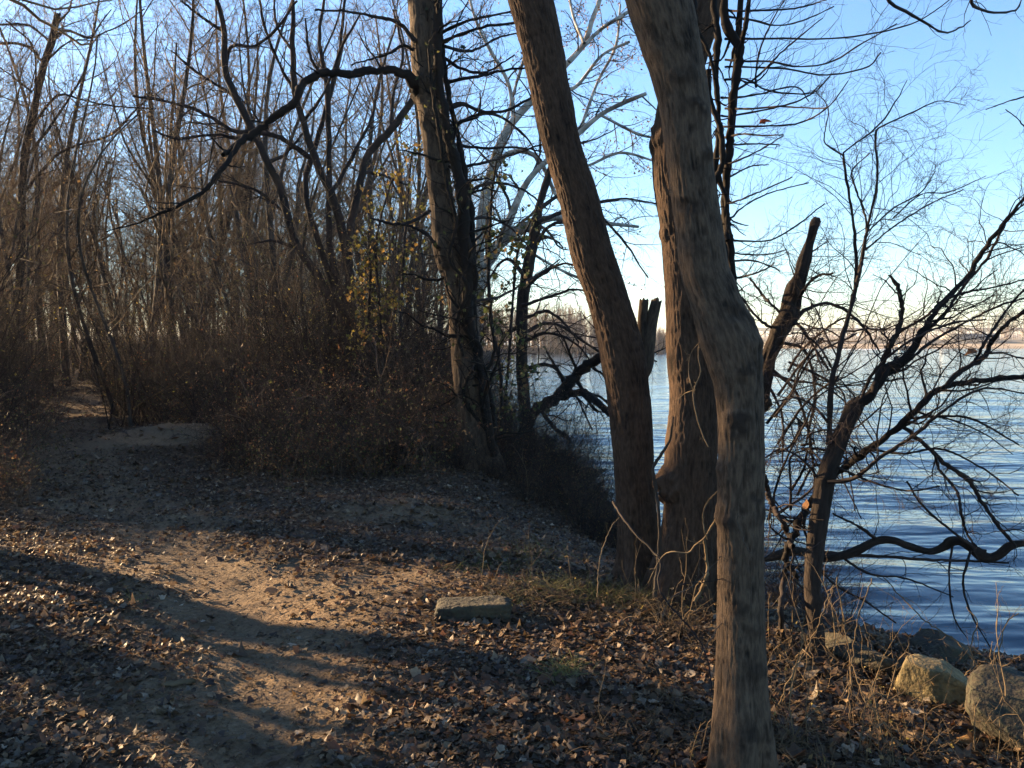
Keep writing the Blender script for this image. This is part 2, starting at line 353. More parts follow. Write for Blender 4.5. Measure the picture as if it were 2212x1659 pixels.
tag(put('river_water', mesh_from('river_water', np.stack([X, Y, Z], -1).reshape(-1, 3), Q, None, water_mat())), kind='structure')

# ================================================================== MODEL TREES FOR THE WOOD
def rnd_trunk(rng, Ht, r0, lean, K=16, wob=.8):
    t = np.linspace(0, 1, K); ph = rng.random(4)*6.28; x = lean[0]*t*Ht+wob*(np.sin(t*5+ph[0])-sin(ph[0]))*t; y = lean[1]*t*Ht+wob*(np.sin(t*4+ph[1])-sin(ph[1]))*t
    return np.stack([x, y, t*Ht-.3], -1)[None], (r0*(1-.82*t)+.004)[None]*np.where(t < .04, 1.35, 1)
def wood_tree(idx, Ht, r0, lean, nl=15, leafy=0, up=.12, fork=False, t0=.2, twigm=None, dens=1.0):
    rng = np.random.default_rng(100+idx); root = bpy.data.objects.new('bare_tree', None); COL.objects.link(root); root.location = (0, -60-5*idx, -50)
    tp, tr = rnd_trunk(rng, Ht, r0, lean); tb = [(tp, tr, 9)]; par, pr = tp, tr
    if fork:
        f, fr_ = grow(tp, tr, 3, .6, 16, (.25, .5), .07, .12, .15, .55, .85, rng); tb.append((f, fr_, 7)); par = np.concatenate([tp, f]); pr = np.concatenate([tr, fr_])
    put('trunk', tube_mesh('trunk', tb, B_WOOD), root)
    l1, r1 = grow(par, pr, nl if not fork else nl//2, .42, 10, (.55, 1.2), .17, up*.6, t0, 1, .5, rng, rmin=.006)
    l2, r2 = grow(l1, r1, 6, .55, 7, (.45, 1.1), .2, .03, .15, 1, .55, rng, rmin=.004)
    l3, r3 = grow(l2, r2, int(5*dens), .55, 6, (.35, .95), .2, .06, .1, 1, .6, rng, rmin=.003)
    l4, r4 = grow(l3, r3, int(5*dens), .6, 5, (.3, .9), .24, .03, .1, 1, .7, rng, rmin=.0024)
    put('crown', tube_mesh('crown', [(l1, r1, 5), (l2, r2, 4), (l3, r3, 3), (l4, r4, 3)], twigm or T_WOOD), root)
    if leafy:
        q = l4.reshape(-1, 3); q = q[rng.integers(0, len(q), leafy)]+rng.normal(size=(leafy, 3))*.04
        put('foliage', leaves('foliage', q, rng.uniform(.02, .038, leafy), [(.3, .17, .06), (.2, .13, .055), (.36, .24, .1)], L_LIVE, rng, hang=True, simple=True), root)
    return root
def shrub(idx, name, h, w, n, twigm, leafn=0, pal=None, lsize=.02, arch=.5, up=.0, sub=6, rr=.004, dense=3, simple=True):
    rng = np.random.default_rng(500+idx); root = bpy.data.objects.new(name, None); COL.objects.link(root); root.location = (0, -200-5*idx, -50)
    K = 8; a = rng.random(n)*6.28; q = np.sqrt(rng.random(n))*w*.3; p = np.stack([np.cos(a)*q, np.sin(a)*q, np.full(n, -.05)], -1)
    b = rng.random(n)*6.28; tl = rng.uniform(.1, .75, n); d = norm(np.stack([np.cos(b)*tl, np.sin(b)*tl, np.ones(n)], -1)); L = h*(.35+1.2*rng.random(n)**1.6)[:, None]
    out = np.zeros((n, K, 3)); out[:, 0] = p
    for k in range(1, K): d = norm(d+rng.normal(size=(n, 3))*.13+np.array([0, 0, up])-np.array([0, 0, 1])*arch*(k/K)**1.5*rng.random((n, 1))*1.4); out[:, k] = out[:, k-1]+d*L/(K-1)
    R = rr*(.5+2.2*rng.random(n)**3)[:, None]*np.linspace(1, .35, K)[None]
    l2, r2 = grow(out, R, sub, .45, 6, (.5, 1.2), .25, .02, .15, 1, .6, rng, rmin=.0016); l3, r3 = grow(l2, r2, dense, .6, 5, (.4, 1.2), .3, 0, .1, 1, .7, rng, rmin=.0013)
    put('stem', tube_mesh('stem', [(out, R, 4), (l2, r2, 3), (l3, r3, 3)], twigm), root)
    if leafn:
        q = np.concatenate([l3.reshape(-1, 3), l2.reshape(-1, 3)]); q = q[rng.integers(0, len(q), leafn)]+rng.normal(size=(leafn, 3))*.02; q[:, 2] = np.maximum(q[:, 2], .02)
        put('foliage', leaves('foliage', q, rng.uniform(.6, 1.5, leafn)*lsize, pal, L_LIVE, rng, hang=True, simple=simple), root)
    return root
FILL = globals().get('FILL', 1.0)
MT = [wood_tree(0, 12.5, .12, (.05, .01), 19), wood_tree(1, 11.5, .1, (-.1, .02), 17, fork=True), wood_tree(2, 13.5, .14, (.08, 0), 20, leafy=700),
      wood_tree(3, 10, .065, (.06, .08), 17, leafy=900), wood_tree(4, 12, .11, (-.05, -.06), 18, fork=True), wood_tree(5, 8.5, .055, (.18, 0), 16, leafy=200)]
MH_ = wood_tree(9, 14, .19, (.01, .01), 12, t0=.55)
MS = [wood_tree(6, 6.0, .035, (.08, .02), 13, up=.18, t0=.1, dens=.8), wood_tree(7, 4.6, .028, (-.1, .04), 13, up=.2, t0=.08, leafy=120, dens=.8), wood_tree(8, 7.5, .045, (.02, -.03), 14, up=.18, t0=.1, dens=.8)]
RUST = [(.15, .06, .026), (.26, .12, .045), (.1, .045, .022), (.3, .19, .08)]; OLIVE = [(.06, .07, .02), (.13, .12, .03), (.04, .05, .018), (.24, .18, .05)]
MB = [shrub(0, 'bramble_bush', 1.5, 2.2, 80, T_RED, 2200, RUST+OLIVE[:2], .021, sub=6, arch=1.1), shrub(1, 'bramble_bush', 1.2, 2.4, 80, T_RED, 1700, RUST+DEAD[:3]+OLIVE[1:3], .021, sub=6), shrub(2, 'bramble_bush', 1.9, 2.0, 100, T_DARK, 700, OLIVE+RUST[:2], .018, sub=6)]
MH = [shrub(3, 'thicket_shrub', 2.9, 2.2, 60, T_DARK, 700, RUST[:2]+OLIVE, .022, arch=.45, up=.1, sub=8, rr=.007), shrub(4, 'thicket_shrub', 3.4, 2.4, 60, T_DARK, 900, OLIVE+[(.4, .3, .07)], .022, arch=.5, up=.1, sub=8, rr=.007), shrub(9, 'thicket_shrub', 2.4, 2.0, 70, T_GREY, 0, None, arch=.25, up=.08, sub=8, rr=.006)]
MG = [shrub(5, 'dry_weed', .42, .4, 5, T_TAN, 0, None, arch=.5, sub=3, rr=.0017, dense=1), shrub(6, 'dry_weed', .28, .35, 7, T_TAN, 14, [(.35, .22, .09), (.25, .2, .06)], .012, arch=.8, sub=3, rr=.0018, dense=1)]
used = set()
def place(root, loc, rz, s=1.0, label=None, group=None, cat=None, tilt=(0, 0), name=None):
    if root.name in used: o = dup(root, loc, rz, s, label, group, tilt)
    else: used.add(root.name); o = root; o.location = tuple(loc); o.rotation_euler = (tilt[0], tilt[1], rz); o.scale = (s, s, s); tag(o, label, None, group)
    o['label'] = label; o['category'] = cat
    if group: o['group'] = group
    elif 'group' in o: del o['group']
    return o
ORD = ['first', 'second', 'third', 'fourth', 'fifth', 'sixth', 'seventh', 'eighth', 'ninth', 'tenth', 'eleventh', 'twelfth', 'thirteenth', 'fourteenth', 'fifteenth', 'sixteenth', 'seventeenth', 'eighteenth', 'nineteenth', 'twentieth', 'twenty-first', 'twenty-second', 'twenty-third', 'twenty-fourth', 'twenty-fifth', 'twenty-sixth', 'twenty-seventh', 'twenty-eighth', 'twenty-ninth', 'thirtieth', 'thirty-first', 'thirty-second', 'thirty-third', 'thirty-fourth', 'thirty-fifth', 'thirty-sixth', 'thirty-seventh', 'thirty-eighth', 'thirty-ninth', 'fortieth']
NMT = [-.3, 1.1]
def scatter(rng, n, d0, d1, x0, x1, pathgap, mind, power=1.0, sdmin=1.2, avoid=None):
    out = []
    for _ in range(n*60):
        if len(out) >= n: break
        d = d0*(d1/d0)**(rng.random()**power); xx = (rng.uniform(x0, x1)-CX)/F*d
        if sd(np.array([xx]), np.array([d]))[0] < sdmin: continue
        if seg_dist(np.array([xx]), np.array([d]), PATH, False)[0] < pathgap: continue
        if avoid and avoid(xx, d): continue
        if any((xx-a)**2+(d-b)**2 < mind*mind for a, b in out): continue
        out.append((xx, d))
    return out
r_ = np.random.default_rng(21)
near = sorted(scatter(r_, 17, 18, 30, -60, 900, 1.2, 1.4), key=lambda q: q[0]/q[1])
for i, (x, y) in enumerate(near):
    m = int(r_.integers(0, 6)); kd = ['tall straight', 'forked', 'thick', 'thin tan-leaved', 'twin-stemmed', 'slim leaning'][m]
    place(MT[m], (x, y, hz(x, y)), r_.random()*6.28, r_.uniform(.8, 1.15), f'{kd} bare tree, {ORD[i]} of the wood\'s front trunks counted away from the path side', 'bare trees along the front of the wood', 'tree', (r_.normal()*.09, r_.normal()*.1))
for (x, y) in scatter(r_, 175, 27, 95, -300, 960, .4, 1.3, .8):
    m = int(r_.integers(0, 6)); place(MT[m], (x, y, hz(x, y)), r_.random()*6.28, r_.uniform(.8, 1.25), 'grey bare tree massed deep in the wood behind the front trunks', 'bare trees deep in the wood', 'tree', (r_.normal()*.09, r_.normal()*.1))
for (x, y) in scatter(r_, 50, 15, 45, -250, 960, .7, .8, .9):
    m = int(r_.integers(0, 3)); place(MS[m], (x, y, hz(x, y)), r_.random()*6.28, r_.uniform(.7, 1.3), 'thin bare sapling growing among the trunks of the wood', 'saplings among the wood', 'sapling', (r_.normal()*.1, r_.normal()*.12))
for (x, y) in scatter(r_, 118, 15, 48, -300, 1000, .7, .9, .9):
    m = int(r_.integers(0, 3)); place(MH[m], (x, y, hz(x, y)), r_.random()*6.28, r_.uniform(.6, 1.0), 'tangled thicket shrub filling the understory of the wood', 'thicket shrubs in the wood', 'shrub')
# bramble bank in front of the wood
bb = []
for k in range(46):
    for _ in range(200):
        xD = r_.uniform(430, 1010); d = r_.uniform(10.3, 15.5); x = (xD-CX)/F*d
        lim = 10.2+max(0, (560-xD)/130)*2.2
        if d > lim and (xD < 900 or d > 11.6) and all((x-a)**2+(d-b)**2 < 1e9 and (x-a)**2+(d-b)**2 > .5 for a, b in bb) and (x+5.2)**2+(d-12.6)**2 > 1.6: bb.append((x, d)); break
bb.sort()
for i, (x, y) in enumerate(bb):
    m = int(r_.integers(0, 3)); place(MB[m], (x, y, hz(x, y)), r_.random()*6.28, r_.uniform(.5, 1.15), 'rust-leaved bramble bush in the dark tangle between path and vine-clad tree', 'brambles in front of the wood', 'bramble')
for i, (xD, d, s, m) in enumerate([(640, 14.5, .9, 0), (720, 14.8, .95, 1), (800, 13.6, .85, 1), (860, 14.6, .9, 0), (560, 16, 1, 2), (900, 12.9, .7, 2), (1000, 13.2, .75, 1), (480, 17.5, 1, 0), (700, 16.2, 1.1, 1), (830, 16.5, 1.1, 1), (930, 15.6, 1.0, 0), (400, 19.5, 1, 2)]):
    x = (xD-CX)/F*d; place(MH[m], (x, d, hz(x, d)), r_.random()*6.28, s, f'twiggy thicket shrub standing over the brambles, {ORD[i]} built up from the mass behind them' if False else 'twiggy thicket shrub standing tall behind the brambles', 'thicket shrubs over the brambles', 'shrub')
for i, (xD, d, s) in enumerate([(-30, 9.8, .8), (-90, 11, .9), (-10, 12.5, .8), (20, 14.5, .9), (-60, 8.6, .7), (60, 17.5, 1), (330, 18.5, .9)]):
    x = (xD-CX)/F*d; place(MB[i % 3], (x, d, hz(x, d)), r_.random()*6.28, s, 'dark bramble clump at the outer verge across the path', 'brambles across the path', 'bramble')

# ================================================================== UNSEEN WOOD TOWARDS THE SUN, LAID OUT FOR ITS SHADE
SUNAZ, SUNEL = radians(-58.5), radians(12.0)
sdir = np.array([sin(SUNAZ), cos(SUNAZ)]); udir = np.array([cos(SUNAZ), -sin(SUNAZ)])     # toward the sun; across it
def UT(u, t): q = udir*u+sdir*t; return float(q[0]), float(q[1])
GAPS = [(2.75, 3.2), (3.6, 4.55)]  # strips left open between the unseen shrubs so sun bands reach the ground
for k in range(70):
    for _ in range(50):
        u = r_.uniform(-4, 11); t = r_.uniform(13, 22); x, y = UT(u, t)
        if any(a-1.2 < u < b+.9 for a, b in GAPS): continue
        if x/y*F+CX > -30 or seg_dist(np.array([x]), np.array([y]), PATH, False)[0] < 1.2: continue
        break
    else: continue
    place(MH[k % 3], (x, y, hz(x, y)), r_.random()*6.28, r_.uniform(.8, 1.1), 'unseen thicket shrub placed for its shade in the wood beyond the edge of the picture', 'thicket shrubs beyond the frame', 'shrub')
for k in range(10):
    u = r_.uniform(-6, 12); t = r_.uniform(14, 42); x, y = UT(u, t)
    if any(a-.15 < u < b+.15 for a, b in GAPS) or x/y*F+CX > -60: continue
    place(MH_, (x, y, hz(x, y)), r_.random()*6.28, 1, 'unseen bare tree placed for its shade in the wood beyond the edge of the picture', 'bare trees beyond the frame', 'tree')
MH2 = wood_tree(10, 6.5, .06, (.01, .02), 26, t0=.4, up=.05)  # unseen small trees added so their crowns shade the nearest trunk
for u, t, a in ((2.6, 11.5, 0), (3.0, 12.6, 2), (3.3, 11, 4), (2.8, 14, 5), (2.2, 12.5, 1), (3.1, 10.4, 3)):
    x, y = UT(u, t); place(MH2, (x, y, hz(x, y)), a, 1, 'unseen small bare tree added to shade the grey trunk, in the wood beyond the edge of the picture', 'bare trees beyond the frame', 'tree')
for k in range(16):  # unseen shrubs added closer in to shade the foreground
    u = r_.uniform(-3, 1.7); t = r_.uniform(8, 12.5); x, y = UT(u, t)
    place(MH[k % 3], (x, y, hz(x, y)), r_.random()*6.28, r_.uniform(.6, .9), 'unseen thicket shrub placed for its shade in the wood beyond the edge of the picture', 'thicket shrubs beyond the frame', 'shrub')
for u, t, m in ((3.4, 13, 2), (2.45, 12, 0), (1.9, 14, 2), (5.0, 13, 4), (1.3, 11, 0), (5.7, 17, 0)):
    x, y = UT(u, t); place(MH_, (x, y, hz(x, y)), 1.0*u, 1, 'unseen bare tree placed for its shade in the wood beyond the edge of the picture', 'bare trees beyond the frame', 'tree')

# ================================================================== HERO TREES
# -- A: smooth grey trunk closest to the camera
dA = 2.95
A = tw([(1603, 1700, 60), (1603, 1560, 56), (1600, 1400, 50), (1599, 1200, 48), (1600, 1000, 49), (1599, 900, 49), (1594, 830, 52), (1585, 780, 57), (1574, 738, 60), (1562, 700, 57), (1550, 665, 54), (1538, 628, 52), (1525, 590, 50), (1512, 508, 49), (1496, 400, 48), (1486, 312, 49), (1480, 240, 52), (1466, 160, 55), (1443, 70, 62), (1420, -10, 66), (1395, -100, 60), (1350, -300, 54), (1320, -500, 48), (1280, -800, 40)], dA, 3.1)
bA = np.array([A[0][0], A[0][1], hz(A[0][0], A[0][1])])
tA = empty('grey_barked_tree', bA, 'smooth grey-barked tree with dark knots, standing nearest the camera before the water', 'tree')
h = lambda y: (1700-y)*dA/F+.1
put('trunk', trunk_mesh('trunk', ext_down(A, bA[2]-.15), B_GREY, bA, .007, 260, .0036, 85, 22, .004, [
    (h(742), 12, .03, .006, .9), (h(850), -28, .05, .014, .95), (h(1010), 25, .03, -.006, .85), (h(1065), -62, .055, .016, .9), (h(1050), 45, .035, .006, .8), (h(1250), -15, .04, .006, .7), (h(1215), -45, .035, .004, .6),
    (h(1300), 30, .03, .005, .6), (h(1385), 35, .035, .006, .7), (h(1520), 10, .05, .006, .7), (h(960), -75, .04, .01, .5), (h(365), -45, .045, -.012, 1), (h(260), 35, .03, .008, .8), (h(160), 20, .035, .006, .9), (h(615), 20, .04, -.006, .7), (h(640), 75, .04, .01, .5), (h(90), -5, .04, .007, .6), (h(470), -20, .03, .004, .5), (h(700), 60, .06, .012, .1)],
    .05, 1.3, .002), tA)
la, ra = trace([(1470, 330), (1300, 190), (1150, -20), (1000, -260)], 3.1, 3.6, 0, 0, 10)
cr = [(np.array([[P(1330, -480, 3.1)+np.array([dx*t, dy*t, dz*t]) for t in np.linspace(0, 1, 10)]]), np.linspace(.05, .012, 10)[None], 7) for dx, dy, dz in ((.9, .6, 2.4), (-1.2, 1.0, 2.2), (.4, -1.0, 2.6))]
l2, r2 = grow(np.concatenate([c[0] for c in cr]), np.concatenate([c[1] for c in cr]), 8, .5, 8, (.5, 1), .14, .05); l3, r3 = grow(l2, r2, 6, .5, 6, (.4, 1), .18, .02, rmin=.0018)
put('crown', tube_mesh('crown', cr+[(l2, r2, 4), (l3, r3, 3)], T_GREY, bA), tA)
# -- C: thick furrowed trunk with a burl, behind A
dC = 5.25
C_ = tw([(1480, 1300, 66), (1485, 1220, 61), (1492, 1120, 57), (1492, 1030, 57), (1494, 960, 55), (1499, 860, 50), (1493, 760, 51), (1486, 650, 49), (1479, 560, 47), (1468, 470, 45), (1461, 390, 47), (1452, 300, 42), (1455, 250, 38), (1478, 150, 37), (1512, 40, 36), (1530, -60, 35), (1560, -300, 30), (1570, -600, 22)], dC, 5.4)
bC = np.array([C_[0][0], C_[0][1], hz(C_[0][0], C_[0][1])]); h = lambda y: (1300-y)*dC/F+.1+(C_[0][2]-bC[2])
tC = empty('burled_tree', bC, 'stout furrow-barked tree with a round burl low on its sunlit side', 'tree')
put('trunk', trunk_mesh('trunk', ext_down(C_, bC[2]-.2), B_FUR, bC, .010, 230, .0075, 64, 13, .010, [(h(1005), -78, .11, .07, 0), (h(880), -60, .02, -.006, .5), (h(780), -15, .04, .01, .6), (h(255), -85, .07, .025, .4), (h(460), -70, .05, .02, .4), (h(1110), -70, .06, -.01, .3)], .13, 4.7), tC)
# -- B: long leaning furrowed trunk
dB = 5.6
B_ = tw([(1388, 1262, 50), (1384, 1200, 44), (1377, 1110, 41), (1373, 1050, 41), (1367, 960, 43), (1358, 860, 45), (1346, 780, 47), (1331, 710, 46), (1308, 630, 44), (1281, 550, 44), (1246, 420, 41), (1216, 320, 40), (1196, 230, 42), (1174, 120, 43), (1146, 0, 45), (1120, -100, 43), (1050, -350, 36), (1000, -600, 26)], dB, 5.9)
bB = np.array([B_[0][0], B_[0][1], hz(B_[0][0], B_[0][1])])
tB = empty('leaning_tree', bB, 'tall brown furrow-barked tree leaning over, between the vine-clad tree and the burled one', 'tree')
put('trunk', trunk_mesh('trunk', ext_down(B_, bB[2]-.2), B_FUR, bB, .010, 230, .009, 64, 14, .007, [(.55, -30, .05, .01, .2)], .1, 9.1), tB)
s0 = tw([(1360, 850, 8), (1390, 800, 16), (1396, 750, 18), (1406, 700, 13), (1418, 652, 11)], dB+.15, dB+.3)
put('broken_stub', trunk_mesh('broken_stub', s0, B_GREY, bB, .02, 40, .006, 40, 6, .004, cap=True), tB)
s0 = tw([(1392, 780, 14), (1390, 730, 11), (1389, 690, 10), (1391, 650, 9)], dB+.2, dB+.3)
put('broken_stub', trunk_mesh('broken_stub', s0, B_GREY, bB, .02, 40, .006, 40, 6, .004, cap=True), tB)
def topcrown(tree, base, start, n, mat, seed, sp=2.0):
    rng = np.random.default_rng(seed); K = 10; S = np.asarray(start); l = []
    for i in range(n):
        a = rng.random()*6.28; d = np.array([cos(a)*sp, sin(a)*sp, rng.uniform(1.5, 3)]); t = np.linspace(0, 1, K)[:, None]; l.append(S[:3]+d*t+np.array([0, 0, .6])*t*t)
    l = np.array(l); R = np.tile(np.linspace(S[3]*.7, .012, K), (n, 1)); l2, r2 = grow(l, R, 8, .5, 8, (.5, 1), .14, .05, rng=rng); l3, r3 = grow(l2, r2, 6, .5, 6, (.4, 1), .18, .02, rng=rng, rmin=.002)
    put('crown', tube_mesh('crown', [(l, R, 7), (l2, r2, 4), (l3, r3, 3)], mat, base), tree)
topcrown(tC, bC, C_[-1], 4, T_GREY, 5); topcrown(tB, bB, B_[-1], 4, T_GREY, 6)
# -- D: vine-clad trunk with the long arching limb
dD = 11.0
D_ = tw([(1030, 1012, 52), (1028, 960, 42), (1022, 880, 36), (1012, 800, 34), (1004, 720, 31), (996, 640, 30), (984, 580, 29), (966, 540, 30), (958, 480, 26), (954, 437, 26), (945, 360, 26), (938, 290, 27), (928, 220, 28), (921, 160, 30), (918, 90, 30), (914, 0, 31), (905, -120, 30), (890, -350, 26), (885, -700, 18)], dD, 11.2)
bD = np.array([D_[0][0], D_[0][1], hz(D_[0][0], D_[0][1])]); h = lambda y: (1012-y)*dD/F+.2
tD = empty('vine_clad_tree', bD, 'tall dark tree wrapped in thick vines, one long limb arching out to the wood side', 'tree')
put('trunk', trunk_mesh('trunk', ext_down(D_, bD[2]-.3), B_GREY, bD, .02, 120, .012, 26, 4, .02, [(h(175), -60, .14, -.05, .3), (h(170), -88, .13, .08, .6), (h(150), -20, .12, .03, .5), (h(545), -60, .15, .04, .7), (h(820), -30, .12, .02, .5), (h(240), -30, .1, .02, .7)], .12, 2.2), tD)
def limb(tree, base, pts, d0, d1, mat, r0=None, r1=None, K=30, nch=9, ln=.35, sub=5, up=.05, twm=T_DARK, seed=0, rmin=.002, side=None, wig=.25, name='branch', ang=(.5, 1.1), lev=2, subln=.5, cw=.16):
    rng = np.random.default_rng(900+seed); p, r = trace(pts, d0, d1, r0, r1, K, wig)
    p = p+np.concatenate([np.zeros((1, 1, 3)), rng.normal(size=(1, K-1, 3))*r.mean()*.22], 1)
    r = r*(1+.28*(rng.random((1, K))-.5)+.3*(noise(np.stack([np.arange(K)*.45+seed, np.zeros(K)+seed*.7, np.zeros(K)], -1))-.5)[None])
    bt = [(p, r, 8)]
    if nch:
        l2, r2 = grow(p, r, nch, ln, 9, ang, cw, up, .12, 1, .45, rng, rmin=rmin, side=side); bt.append((l2, r2, 4))
        if sub:
            l3, r3 = grow(l2, r2, sub, subln, 6, (.35, 1), cw+.05, up*.6, .15, 1, .6, rng, rmin=rmin*.8); bt.append((l3, r3, 3))
            if lev > 2:
                l4, r4 = grow(l3, r3, 3, .55, 5, (.35, 1), .2, 0, .15, 1, .7, rng, rmin=rmin*.7); bt.append((l4, r4, 3))
    return put(name, tube_mesh(name, bt, mat, base), tree)
limb(tD, bD, [(905, 200, 14), (892, 178, 12), (870, 158, 9.5), (830, 150, 8.5), (790, 154, 8.5), (743, 160, 9), (700, 158, 9), (655, 181, 8.5), (638, 215, 8), (598, 249, 8), (551, 286, 8), (517, 309, 8), (495, 325, 6.5), (478, 333, 5)], 11.0, 9.6, B_DARK, K=60, nch=7, ln=.16, sub=5, seed=1)
limb(tD, bD, [(515, 312, 6), (495, 345, 5), (470, 376, 5), (444, 410, 4.5), (386, 444, 4), (330, 468, 3), (292, 484, 2), (230, 500, 1)], 9.7, 9.0, B_DARK, K=40, nch=10, ln=.3, sub=5, seed=2)
limb(tD, bD, [(898, 90, 5), (860, 50, 4), (800, 34, 3), (740, 24, 2.5), (680, 22, 2)], 11, 10.6, T_DARK, nch=7, seed=3)
limb(tD, bD, [(893, 108, 4), (870, 98, 4), (840, 115, 3), (800, 128, 2), (760, 140, 1.5)], 11, 10.8, T_DARK, nch=5, seed=4)
limb(tD, bD, [(930, 455, 4), (905, 470, 3.5), (870, 485, 3.5), (835, 480, 3), (800, 470, 2)], 10.9, 10.3, T_DARK, nch=4, seed=5)
limb(tD, bD, [(950, 540, 4), (920, 505, 4), (890, 490, 3), (865, 484, 2)], 10.9, 10.5, T_DARK, nch=3, seed=6)
for i, (ys, pts) in enumerate([(40, [(955, 70), (1010, 45), (1090, 28), (1180, 10)]), (0, [(957, 90), (1030, 62), (1110, 50), (1180, 45)]), (0, [(960, 125), (1000, 150), (1050, 155), (1110, 120)]), (0, [(960, 180), (1030, 165), (1120, 148), (1200, 150)]),
        (0, [(965, 235), (1000, 225), (1040, 240), (1090, 240), (1150, 210), (1230, 170)]), (0, [(975, 310), (1040, 320), (1110, 318), (1180, 330)]), (0, [(985, 365), (1050, 350), (1120, 330), (1200, 300)]), (0, [(975, 270), (1060, 245), (1130, 290), (1170, 350)]),
        (0, [(1000, 420), (1060, 395), (1130, 410), (1180, 450)]), (0, [(960, 100), (1020, 110), (1080, 80), (1140, 70)]), (0, [(1000, 480), (1050, 470), (1100, 490), (1150, 540)]), (0, [(1020, 650), (1080, 640), (1150, 600), (1210, 560)])]):
    limb(tD, bD, pts, 11.1, 10.4+.25*i, T_DARK, 4 if i != 4 else 6, 1.5, 24, 11, .38, 5, -.02, seed=20+i, lev=3 if i % 2 else 2)
topcrown(tD, bD, D_[-1], 5, T_GREY, 7, 3)
# vines on D
def vine(name, label, group, specs, mat, leafn=0, pal=None, twig=0, seed=0, lsz=.04, tw_ln=.2, thin=1.0):
    rng = np.random.default_rng(seed); bs = []
    for pts, d0, d1, K in specs: p, r = trace(pts, d0, d1, 3, 3, K, .12); r = r*thin*(.75+.5*noise(np.stack([np.arange(K)*.5, np.full(K, d0*3.1), np.full(K, seed*.7)], -1)))[None]; p = p+rng.normal(size=p.shape)*r[..., None]*.12; bs.append((p, r, 7))
    base = bs[0][0][0, np.argmin(bs[0][0][0, :, 2])]; o = empty(name, base, label, 'vine', group)
    ls = []
    if twig:
        ls = []
        for p, r, S in bs:
            l2, r2 = grow(p, r, twig, tw_ln, 8, (.4, 1.3), .3, .0, .02, 1, .4, rng, rmin=.0018); l3, r3 = grow(l2, r2, 4, .5, 6, (.4, 1.2), .3, 0, .1, 1, .6, rng, rmin=.0014); ls += [(l2, r2, 4), (l3, r3, 3)]
    put('stem', tube_mesh('stem', bs+ls, mat, base), o)
    if leafn:
        q = np.concatenate([b[0].reshape(-1, 3) for b in (ls if twig else bs)]); q = q[rng.integers(0, len(q), leafn)]+rng.normal(size=(leafn, 3))*.05
        put('foliage', leaves('foliage', q, rng.uniform(.6, 1.3, leafn)*lsz, pal, L_LIVE, rng, base=base, hang=True), o)
    return o
GREEN = [(.05, .075, .02), (.09, .11, .03), (.13, .13, .04), (.04, .05, .02), (.2, .13, .05)]
vine('climbing_vine', 'thick twisted vine climbing the shaded flank of the tall limbed tree', None, [([(1068, 985, 9), (1050, 900, 10), (1040, 800, 11), (1012, 690, 12), (1010, 600, 13), (1004, 520, 14), (1000, 440, 14), (990, 380, 13), (975, 320, 12), (962, 260, 10), (950, 190, 10), (945, 120, 10), (945, 40, 10), (940, -60, 8)], 10.8, 10.9, 90),
    ([(1072, 980, 5), (1060, 860, 6), (1032, 760, 6), (1022, 650, 7), (1020, 560, 8), (1018, 470, 8), (1006, 390, 7), (990, 300, 6), (968, 200, 6), (955, 100, 6), (950, 0, 6)], 10.9, 11.1, 90), ([(1000, 770, 4), (985, 700, 4), (1010, 620, 5), (970, 560, 4), (985, 480, 4), (965, 400, 3), (950, 300, 4), (935, 200, 4), (925, 100, 3)], 10.7, 10.75, 70),
    ([(1050, 930, 4), (1000, 850, 4), (1040, 760, 5), (1000, 700, 4), (1030, 600, 5), (990, 500, 5), (1010, 400, 4)], 10.75, 10.8, 60)], B_DARK, 150, GREEN[:4], 40, 41, .04, .16)
vine('ivy_vine', 'green-leaved ivy sprays hanging beside the tall vine-clad tree at mid height', None, [([(1085, 940, 4), (1080, 800, 4), (1062, 700, 4), (1055, 600, 4), (1058, 500, 4), (1062, 420, 3), (1072, 350, 2)], 11.4, 11.8, 50), ([(1085, 940, 3), (1100, 760, 3), (1110, 620, 3), (1120, 540, 3), (1150, 470, 2)], 11.8, 12.4, 40)], T_DARK, 520, GREEN, 26, 42, .05, .2)
vine('ivy_vine', 'yellowing ivy climbing the thin stems among the wood shrubs', None, [([(830, 780, 3), (818, 640, 3), (812, 540, 3), (825, 460, 2), (850, 380, 2)], 13.2, 13.4, 40), ([(790, 760, 3), (800, 600, 3), (795, 500, 2)], 13.3, 13.4, 40), ([(860, 780, 3), (870, 600, 3), (880, 440, 2), (890, 330, 2)], 13, 13.4, 40)], T_DARK, 900, [(.26, .2, .03), (.15, .14, .03), (.33, .2, .05), (.09, .1, .03)], 24, 43, .04, .25)
# -- E: slim dark tree on the bank, dark forked low limb
E_ = tw([(1146, 985, 18), (1140, 930, 14), (1132, 860, 12), (1127, 780, 11.5), (1127, 700, 12), (1130, 640, 12), (1142, 570, 12), (1154, 510, 11), (1166, 440, 8), (1190, 360, 6), (1205, 250, 5)], 16.5, 17)
bE = np.array([E_[0][0], E_[0][1], hz(E_[0][0], E_[0][1])]); tE = empty('bank_tree', bE, 'slim dark tree on the bank with a heavy forked limb reaching low over the water', 'tree')
put('trunk', trunk_mesh('trunk', ext_down(E_, bE[2]-.5), B_DARK, bE, .03, 50, .012, 20, 4, .015, seed=3), tE)
limb(tE, bE, [(1140, 905, 15), (1165, 882, 14), (1200, 860, 12), (1225, 830, 11), (1255, 800, 11), (1290, 776, 10), (1330, 760, 8), (1390, 770, 6)], 16.4, 14.5, B_DARK, K=40, nch=12, ln=.35, sub=6, up=-.02, seed=50, lev=3)
